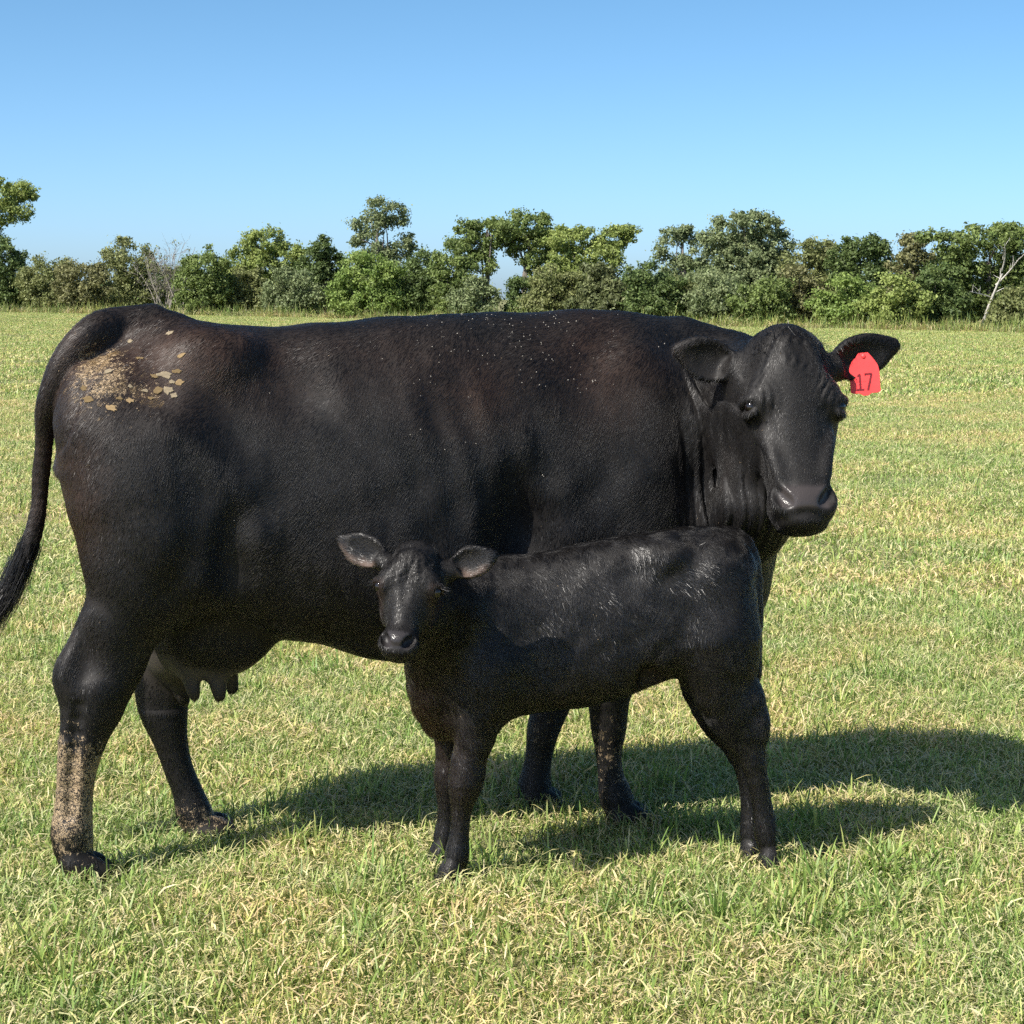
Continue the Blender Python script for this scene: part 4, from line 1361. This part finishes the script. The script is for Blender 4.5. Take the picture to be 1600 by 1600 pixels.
D[:, 0] += -.5 * smooth(1.0, 1.35, P[:, 2])
D[P[:, 2] < .5] = (-.08, 0, -1)
hd = -COW_HM[:, 2][None] + COW_HM[:, 0][None] * h[:, :1] * 2.0
D = D * (1 - ishead[:, None]) + hd * ishead[:, None]
sw = np.stack([vnoise(P * 7, 21), vnoise(P * 7, 22), vnoise(P * 7, 23)], 1) * .50 + np.stack([vnoise(P * [55, 55, 22], 31), vnoise(P * [55, 55, 22], 32), vnoise(P * [55, 55, 22], 33)], 1) * .22
D = D + sw + rng.normal(0, .05, D.shape)
_, _, md_, _ = cow_masks(P)
ismud = (md_ + .55 * vnoise(P * [34, 34, 58], 8) + .35 * vnoise(P * 17, 4) + .12 * vnoise(P * 110, 7)) > .52
ismud &= md_ > .14
col = cow_coat(P) * rng.uniform(.8, 1.25, (len(P), 1))
col = np.where(ismud[:, None], MUDC * rng.uniform(.5, 1.15, (len(P), 1)) * np.where(P[:, 2:] > .7, np.array([.55, .48, .36]), 1), col)
ln = rng.uniform(.012, .022, len(P)) * (1 - .35 * ishead) * np.where(P[:, 2] < .5, .7, 1)
ln = np.where(ismud, ln * .7, ln)
lift = np.maximum(rng.uniform(.07, .16, len(P)) + .05 * vnoise(P * [120, 120, 45], 44), .0028 / ln)
make_fur('coat', cow, CF, P, N, D, ln, lift, rng.uniform(.0004, .0007, len(P)), col, MAT_FUR)
bvh_w = BVHTree.FromPolygons([tuple(v) for v in CF.world(V)], [tuple(q) for q in Q])

def hit(px, py, bvh=None):
    d = Vector(((px - 800) / FPX, 1.0, (HOR - py) / FPX)).normalized()
    return (bvh or bvh_w).ray_cast(Vector((0, 0, CAM_Z)), d)

for s in (-1, 1):
    eyeball('eye', cow, COW_H0 + COW_HM @ (np.array([s * .111, -.020, -.222]) * COW_HS), .0190, CF)

# poll tuft and the brush of the tail
def tufts(name, parent, fr, roots, dirs, n, spread, length, rad, col, mat, curl=.25, seed=3, lift=.1):
    rng = np.random.default_rng(seed)
    k = rng.integers(0, len(roots), n)
    P = roots[k] + rng.normal(0, 1, (n, 3)) * spread
    D = dirs[k] + rng.normal(0, curl, (n, 3))
    N = np.cross(D, rng.normal(0, 1, (n, 3))); N /= np.linalg.norm(N, axis=1, keepdims=True)
    c = col * rng.uniform(.6, 1.5, (n, 1))
    return make_fur(name, parent, fr, P, N, D, length * rng.uniform(.5, 1.15, n), rng.uniform(-lift, lift, n), np.full(n, rad), c, mat, 7)

tl = np.array([cw(46, 850), cw(36, 876), cw(24, 902), cw(10, 925), cw(-8, 948), cw(-24, 970)])
td = np.gradient(tl, axis=0); td /= np.linalg.norm(td, axis=1, keepdims=True)
tufts('tail_brush', cow, CF, tl, td, 3000, .0115, .15, .0008, BLACK * 1.1, MAT_FUR, .06, lift=.12)
pr = COW_H0 + (np.array([[x, -.045 + .01 * math.cos(x * 40), -.030 - abs(x) * .5] for x in np.linspace(-.06, .06, 9)]) * COW_HS) @ COW_HM.T
pd = np.array([COW_HM @ np.array([x * 4, .35, -.9]) for x in np.linspace(-.06, .06, 9)])
tufts('forelock', cow, CF, pr, pd, 3600, .014, .055, .0006, BLACK * 1.2, MAT_FUR, .45, lift=.5)

# dried mud flakes on the rump: each a small curled plate lying on the hide
FL = [(850,195,44,38),(650,235,30,30),(905,305,52,24),(885,385,52,24),(825,405,84,34),(770,408,38,25),(860,438,28,22),(900,440,48,30),(725,482,32,22),(790,478,48,46),
      (840,480,52,50),(870,505,42,30),(755,520,36,22),(690,320,24,18),(710,320,20,18),(650,530,46,30),(555,570,50,26),(440,525,46,28),(600,520,28,20),(650,460,28,18),(420,470,40,26),(540,385,36,26)]
def plate(verts2, thick, dome):
    k = len(verts2)
    v = [(x, y, 0) for x, y in verts2] + [(x * .9, y * .9, thick) for x, y in verts2] + [(0, 0, thick + dome)]
    f = [(i, (i + 1) % k, k + (i + 1) % k, k + i) for i in range(k)] + [(k + i, k + (i + 1) % k, 2 * k) for i in range(k)]
    return v, f
rng = np.random.default_rng(8)
MUDS = [MAT_MUD, m_simple('dried_mud_grey', (.24, .195, .13), .95, .2, 120, .5), m_simple('dried_mud_dark', (.17, .12, .060), .95, .2, 120, .5)]
for (fx, fy, fw, fh) in FL:
    loc, nr, _, dist = hit(fx / 3.2, 460 + fy / 3.2)
    if loc is None: continue
    m = dist / FPX / 3.2 * .5 * (1.3 if fx < 610 else 1.05)
    k = 13
    a = np.linspace(0, 2 * math.pi, k, endpoint=False) + rng.uniform(-.2, .2, k)
    rr = rng.uniform(.55, 1.2, k)
    v, fc = plate([(math.cos(t) * r * fw * m, math.sin(t) * r * fh * m) for t, r in zip(a, rr)], .0009, .0003)
    mm = bpy.data.meshes.new('mud_flake'); mm.from_pydata(v, [], fc)
    o = link('mud_flake', mm, cow, MUDS[int(rng.integers(0, 3))])
    z = nr.normalized(); x = Vector((1, 0, 0)); x = (x - z * x.dot(z)).normalized(); y = z.cross(x)
    o.matrix_world = Matrix.Translation(loc + z * .0011) @ Matrix((x, y, z)).transposed().to_4x4() @ Matrix.Rotation(rng.uniform(-.3, .3), 4, 'Z') @ Matrix.Rotation(rng.uniform(-.15, .15), 4, 'X')
# pale chaff scattered on the back
V2, F2, off = [], [], 0
spots = [(rng.normal(800, 85), 492 + abs(rng.normal(0, 34))) for _ in range(80)] + [(rng.uniform(640, 960), rng.uniform(500, 640)) for _ in range(45)]
spots += [(656, 672), (694, 703), (846, 742), (848, 744), (365, 812), (640, 680), (726, 692), (742, 694), (780, 720), (905, 470 + 145), (420, 616), (265, 520)]
for (sx, sy) in spots:
    loc, nr, _, dist = hit(sx, sy)
    if loc is None or dist > 6.2: continue
    s = rng.uniform(.0008, .0019)
    bm = bmesh.new(); bmesh.ops.create_icosphere(bm, subdivisions=1, radius=s)
    for v in bm.verts: V2.append(v.co * 1.0 + loc + nr * .0075)
    bm.faces.ensure_lookup_table()
    for fc in bm.faces: F2.append([v.index + off for v in fc.verts])
    off += len(bm.verts); bm.free()
mm = bpy.data.meshes.new('chaff'); mm.from_pydata(V2, [], F2)
link('chaff', mm, cow, MAT_SPECK, kind='stuff', label='pale specks of chaff scattered over the cow back')

# ear tag
MAT_TAG = m_simple('red_tag_plastic', (.84, .052, .052), .45, .5, 22, .30)
MAT_INK = m_simple('tag_ink', (.16, .008, .016), .6, .3)
def ear_tag():
    loc, nr, _, dist = hit(1346, 566)
    m = dist / FPX * .93
    C = Vector((loc.x, loc.y - .014, loc.z))
    prof = [(-25, 36), (-25, -4), (-21, -14), (-13, -22), (-8, -29), (8, -29), (12, -24), (18, -16), (23, -8), (25, 2), (25, 36), (20, 38), (10, 38), (4, 42), (-4, 42), (-10, 38), (-20, 38)]
    prof = [(x * m * .98, -y * m) for x, y in prof]
    bm = bmesh.new()
    vs = [bm.verts.new((x, 0, z)) for x, z in prof]
    fc = bm.faces.new(vs)
    ex = bmesh.ops.extrude_face_region(bm, geom=[fc])
    for v in [g for g in ex['geom'] if isinstance(g, bmesh.types.BMVert)]: v.co.y -= .0022
    bmesh.ops.recalc_face_normals(bm, faces=bm.faces)
    bmesh.ops.bevel(bm, geom=[e for e in bm.edges], offset=.0006, segments=1, affect='EDGES')
    bmesh.ops.create_uvsphere(bm, u_segments=12, v_segments=8, radius=.006, matrix=Matrix.Translation((0, -.003, 23 * m)) @ Matrix.Scale(.5, 4, (0, 1, 0)))
    me = bpy.data.meshes.new('ear_tag'); bm.to_mesh(me); bm.free()
    o = link('ear_tag', me, cow, MAT_TAG, label='red plastic ear tag numbered 17')
    o.location = C + Vector((3.2 * m, 0, -13 * m)); o.rotation_euler = (R(-6), R(-4), R(-12))
    bm = bmesh.new()
    def stroke(x0, y0, x1, y1, w):
        a, b = Vector((x0 * m, 0, -y0 * m)), Vector((x1 * m, 0, -y1 * m))
        d = (b - a).normalized(); s = Vector((-d.z, 0, d.x)) * w * m * .5
        q = [bm.verts.new(p + Vector((0, -.0029, 0))) for p in (a - s, b - s, b + s, a + s)]
        q2 = [bm.verts.new(p + Vector((0, -.0020, 0))) for p in (a - s, b - s, b + s, a + s)]
        bm.faces.new(q)
        for i in range(4): bm.faces.new((q[i], q[(i + 1) % 4], q2[(i + 1) % 4], q2[i]))
    stroke(-8, 6, -8, 31, 3.2); stroke(-14, 32, -2, 32, 3.0); stroke(-8, 6, -12, 10, 2.6)
    stroke(0, 6.5, 12, 6.5, 3.2); stroke(11.2, 7, 4, 33.5, 3.4); stroke(0.6, 6, 0.6, 9.5, 1.8)
    bmesh.ops.recalc_face_normals(bm, faces=bm.faces)
    me = bpy.data.meshes.new('number'); bm.to_mesh(me); bm.free()
    link('number', me, o, MAT_INK, label='dark red printed number 17')
ear_tag()

# ---- calf
calf = link('calf', None, None, None, label='small black newborn calf standing in front of the cow', category='calf')
V, Q = surface_nets(build_calf_sdf(), np.array((-.45, -.6, -.012)), np.array((.8, .3, 1.0)), .0046)
me = mesh_np('body', KF.world(V), Q)
link('body', me, calf, MAT_HIDE)

def calf_masks(P):
    h = head_co(P, CALF_H0, CALF_HM, CALF_HS)
    muz = smooth(-.025, .0, h[:, 1]) * smooth(.058, .046, np.abs(h[:, 0]) + .30 * np.abs(h[:, 2] + .43)) * smooth(-.464, -.454, h[:, 2]) * smooth(-.384, -.400, h[:, 2])
    ear = smooth(.150, .175, np.abs(h[:, 0])) * smooth(-.25, -.2, h[:, 1]) * smooth(-.22, -.19, h[:, 2]) * smooth(.12, .08, h[:, 2])
    hoof = smooth(.034, .022, P[:, 2])
    return h, muz, ear, hoof

def calf_coat(P, N):
    h, muz, ear, hoof = calf_masks(P)
    br = .75 * gauss(P, kf(662, 1090, 0), (.06, .12, .12)) + .45 * gauss(P, kf(700, 1180, 0), (.06, .12, .12)) + .5 * gauss(P, kf(1010, 1050, -.08), (.04, .07, .04))
    br += .55 * smooth(.075, .105, np.abs(h[:, 0])) * smooth(-.34, -.28, h[:, 2]) * smooth(-.17, -.2, h[:, 2]) * smooth(-.2, -.1, h[:, 1])
    n = vnoise(P * 14, 5) * .5 + vnoise(P * 45, 6) * .35
    br = np.clip(br * (1 + .5 * n) + .03 * n, 0, 1)[:, None]
    c = BLACK * (1 - br) + BROWN * .9 * br
    face = (N @ (CALF_HM[:, 1]))                                     # inside of the ears: pale fawn hair
    inner = ear * smooth(.1, .5, face) * smooth(-.03, -.085, h[:, 2] - (np.abs(h[:, 0]) - .23) * .3 + .02 * vnoise(P * 60, 3))
    e = np.clip(inner, 0, 1)[:, None]
    return c * (1 - e) + np.array([.115, .078, .060]) * e

nv = to_local_dir(KF, normals(me))
h, muz, ear, hoof = calf_masks(V)
coat = calf_coat(V, nv)
coat = coat * (1 - muz[:, None]) + np.array([.034, .031, .032]) * muz[:, None]
coat = coat * (1 - hoof[:, None]) + np.array([.030, .027, .025]) * hoof[:, None]
color_attr(me, coat, 'coat'); fattr(me, 'mud', np.zeros(len(V))); fattr(me, 'skin', muz)
rng = np.random.default_rng(6)
facing = nv[Q].mean(1)
keep = np.where((facing[:, 1] < .45) | (facing[:, 2] > .2), 1.0, .2)
keep = np.where((muz[Q[:, 0]] > .25) | (hoof[Q[:, 0]] > .4), 0, keep)
P, N, f = surf_sample(rng, V, Q, 230000, nv, keep)
h, _, ear, _ = calf_masks(P)
ishead = smooth(.24, .16, np.abs(h[:, 0])) * smooth(-.30, -.20, h[:, 1]) * smooth(-.60, -.55, h[:, 2]) * smooth(.10, .02, h[:, 2])
D = np.tile(np.array([.30, 0, -.95]), (len(P), 1))
D[P[:, 2] < .32] = (.02, 0, -1)
hd = -CALF_HM[:, 2][None] + CALF_HM[:, 0][None] * h[:, :1] * 3.0
D = D * (1 - ishead[:, None]) + hd * ishead[:, None]
ed = CALF_HM[:, 0][None] * np.sign(h[:, :1]) + CALF_HM[:, 2][None] * .2
D = D * (1 - ear[:, None]) + ed * ear[:, None]
rump = smooth(kf(930, 900)[0], kf(1010, 900)[0], P[:, 0])
curl = .35 + .55 * rump
curl = curl * (1 - .5 * ishead)
sw = np.stack([vnoise(P * 16, 21), vnoise(P * 16, 22), vnoise(P * 16, 23)], 1) * curl[:, None] + np.stack([vnoise(P * 55, 31), vnoise(P * 55, 32), vnoise(P * 55, 33)], 1) * .5
D = D + sw + rng.normal(0, .08, D.shape)
# wet coat: hairs gather into locks
lock = vnoise(P * np.array([190, 190, 60]), 41)
ln = rng.uniform(.010, .020, len(P)) * (1 - .60 * ishead) * (1 - .3 * ear) * np.where(P[:, 2] < .32, .7, 1)
chest = gauss(P, kf(665, 1090, 0), (.06, .14, .13))
ln = ln * (1 + .7 * chest)
col = calf_coat(P, N) * rng.uniform(.65, 1.5, (len(P), 1))
lift = np.clip((rng.uniform(.08, .28, len(P)) + .12 * lock) * (1 - .5 * ishead) * np.where(P[:, 2] < .32, .6, 1) + .25 * chest, .03, .9)
lift = np.maximum(lift, .0028 / ln)
make_fur('coat', calf, KF, P, N, D, ln, lift, rng.uniform(.00035, .0006, len(P)), col, MAT_CALF_FUR)
for s in (-1, 1):
    eyeball('eye', calf, CALF_H0 + CALF_HM @ (np.array([s * .110, -.020, -.206]) * CALF_HS), .0138, KF)
    er = np.array([CALF_H0 + CALF_HM @ (np.array([s * .128, x, -.190]) * CALF_HS) for x in (-.03, -.02, -.01)])
    edr = np.tile(CALF_HM @ np.array([s * 1.0, .40, -.45]), (3, 1))
    tufts('eyelashes', calf, KF, er, edr, 26, .0022, .024, .0004, np.array([.07, .066, .066]), MAT_CALF_FUR, .14)
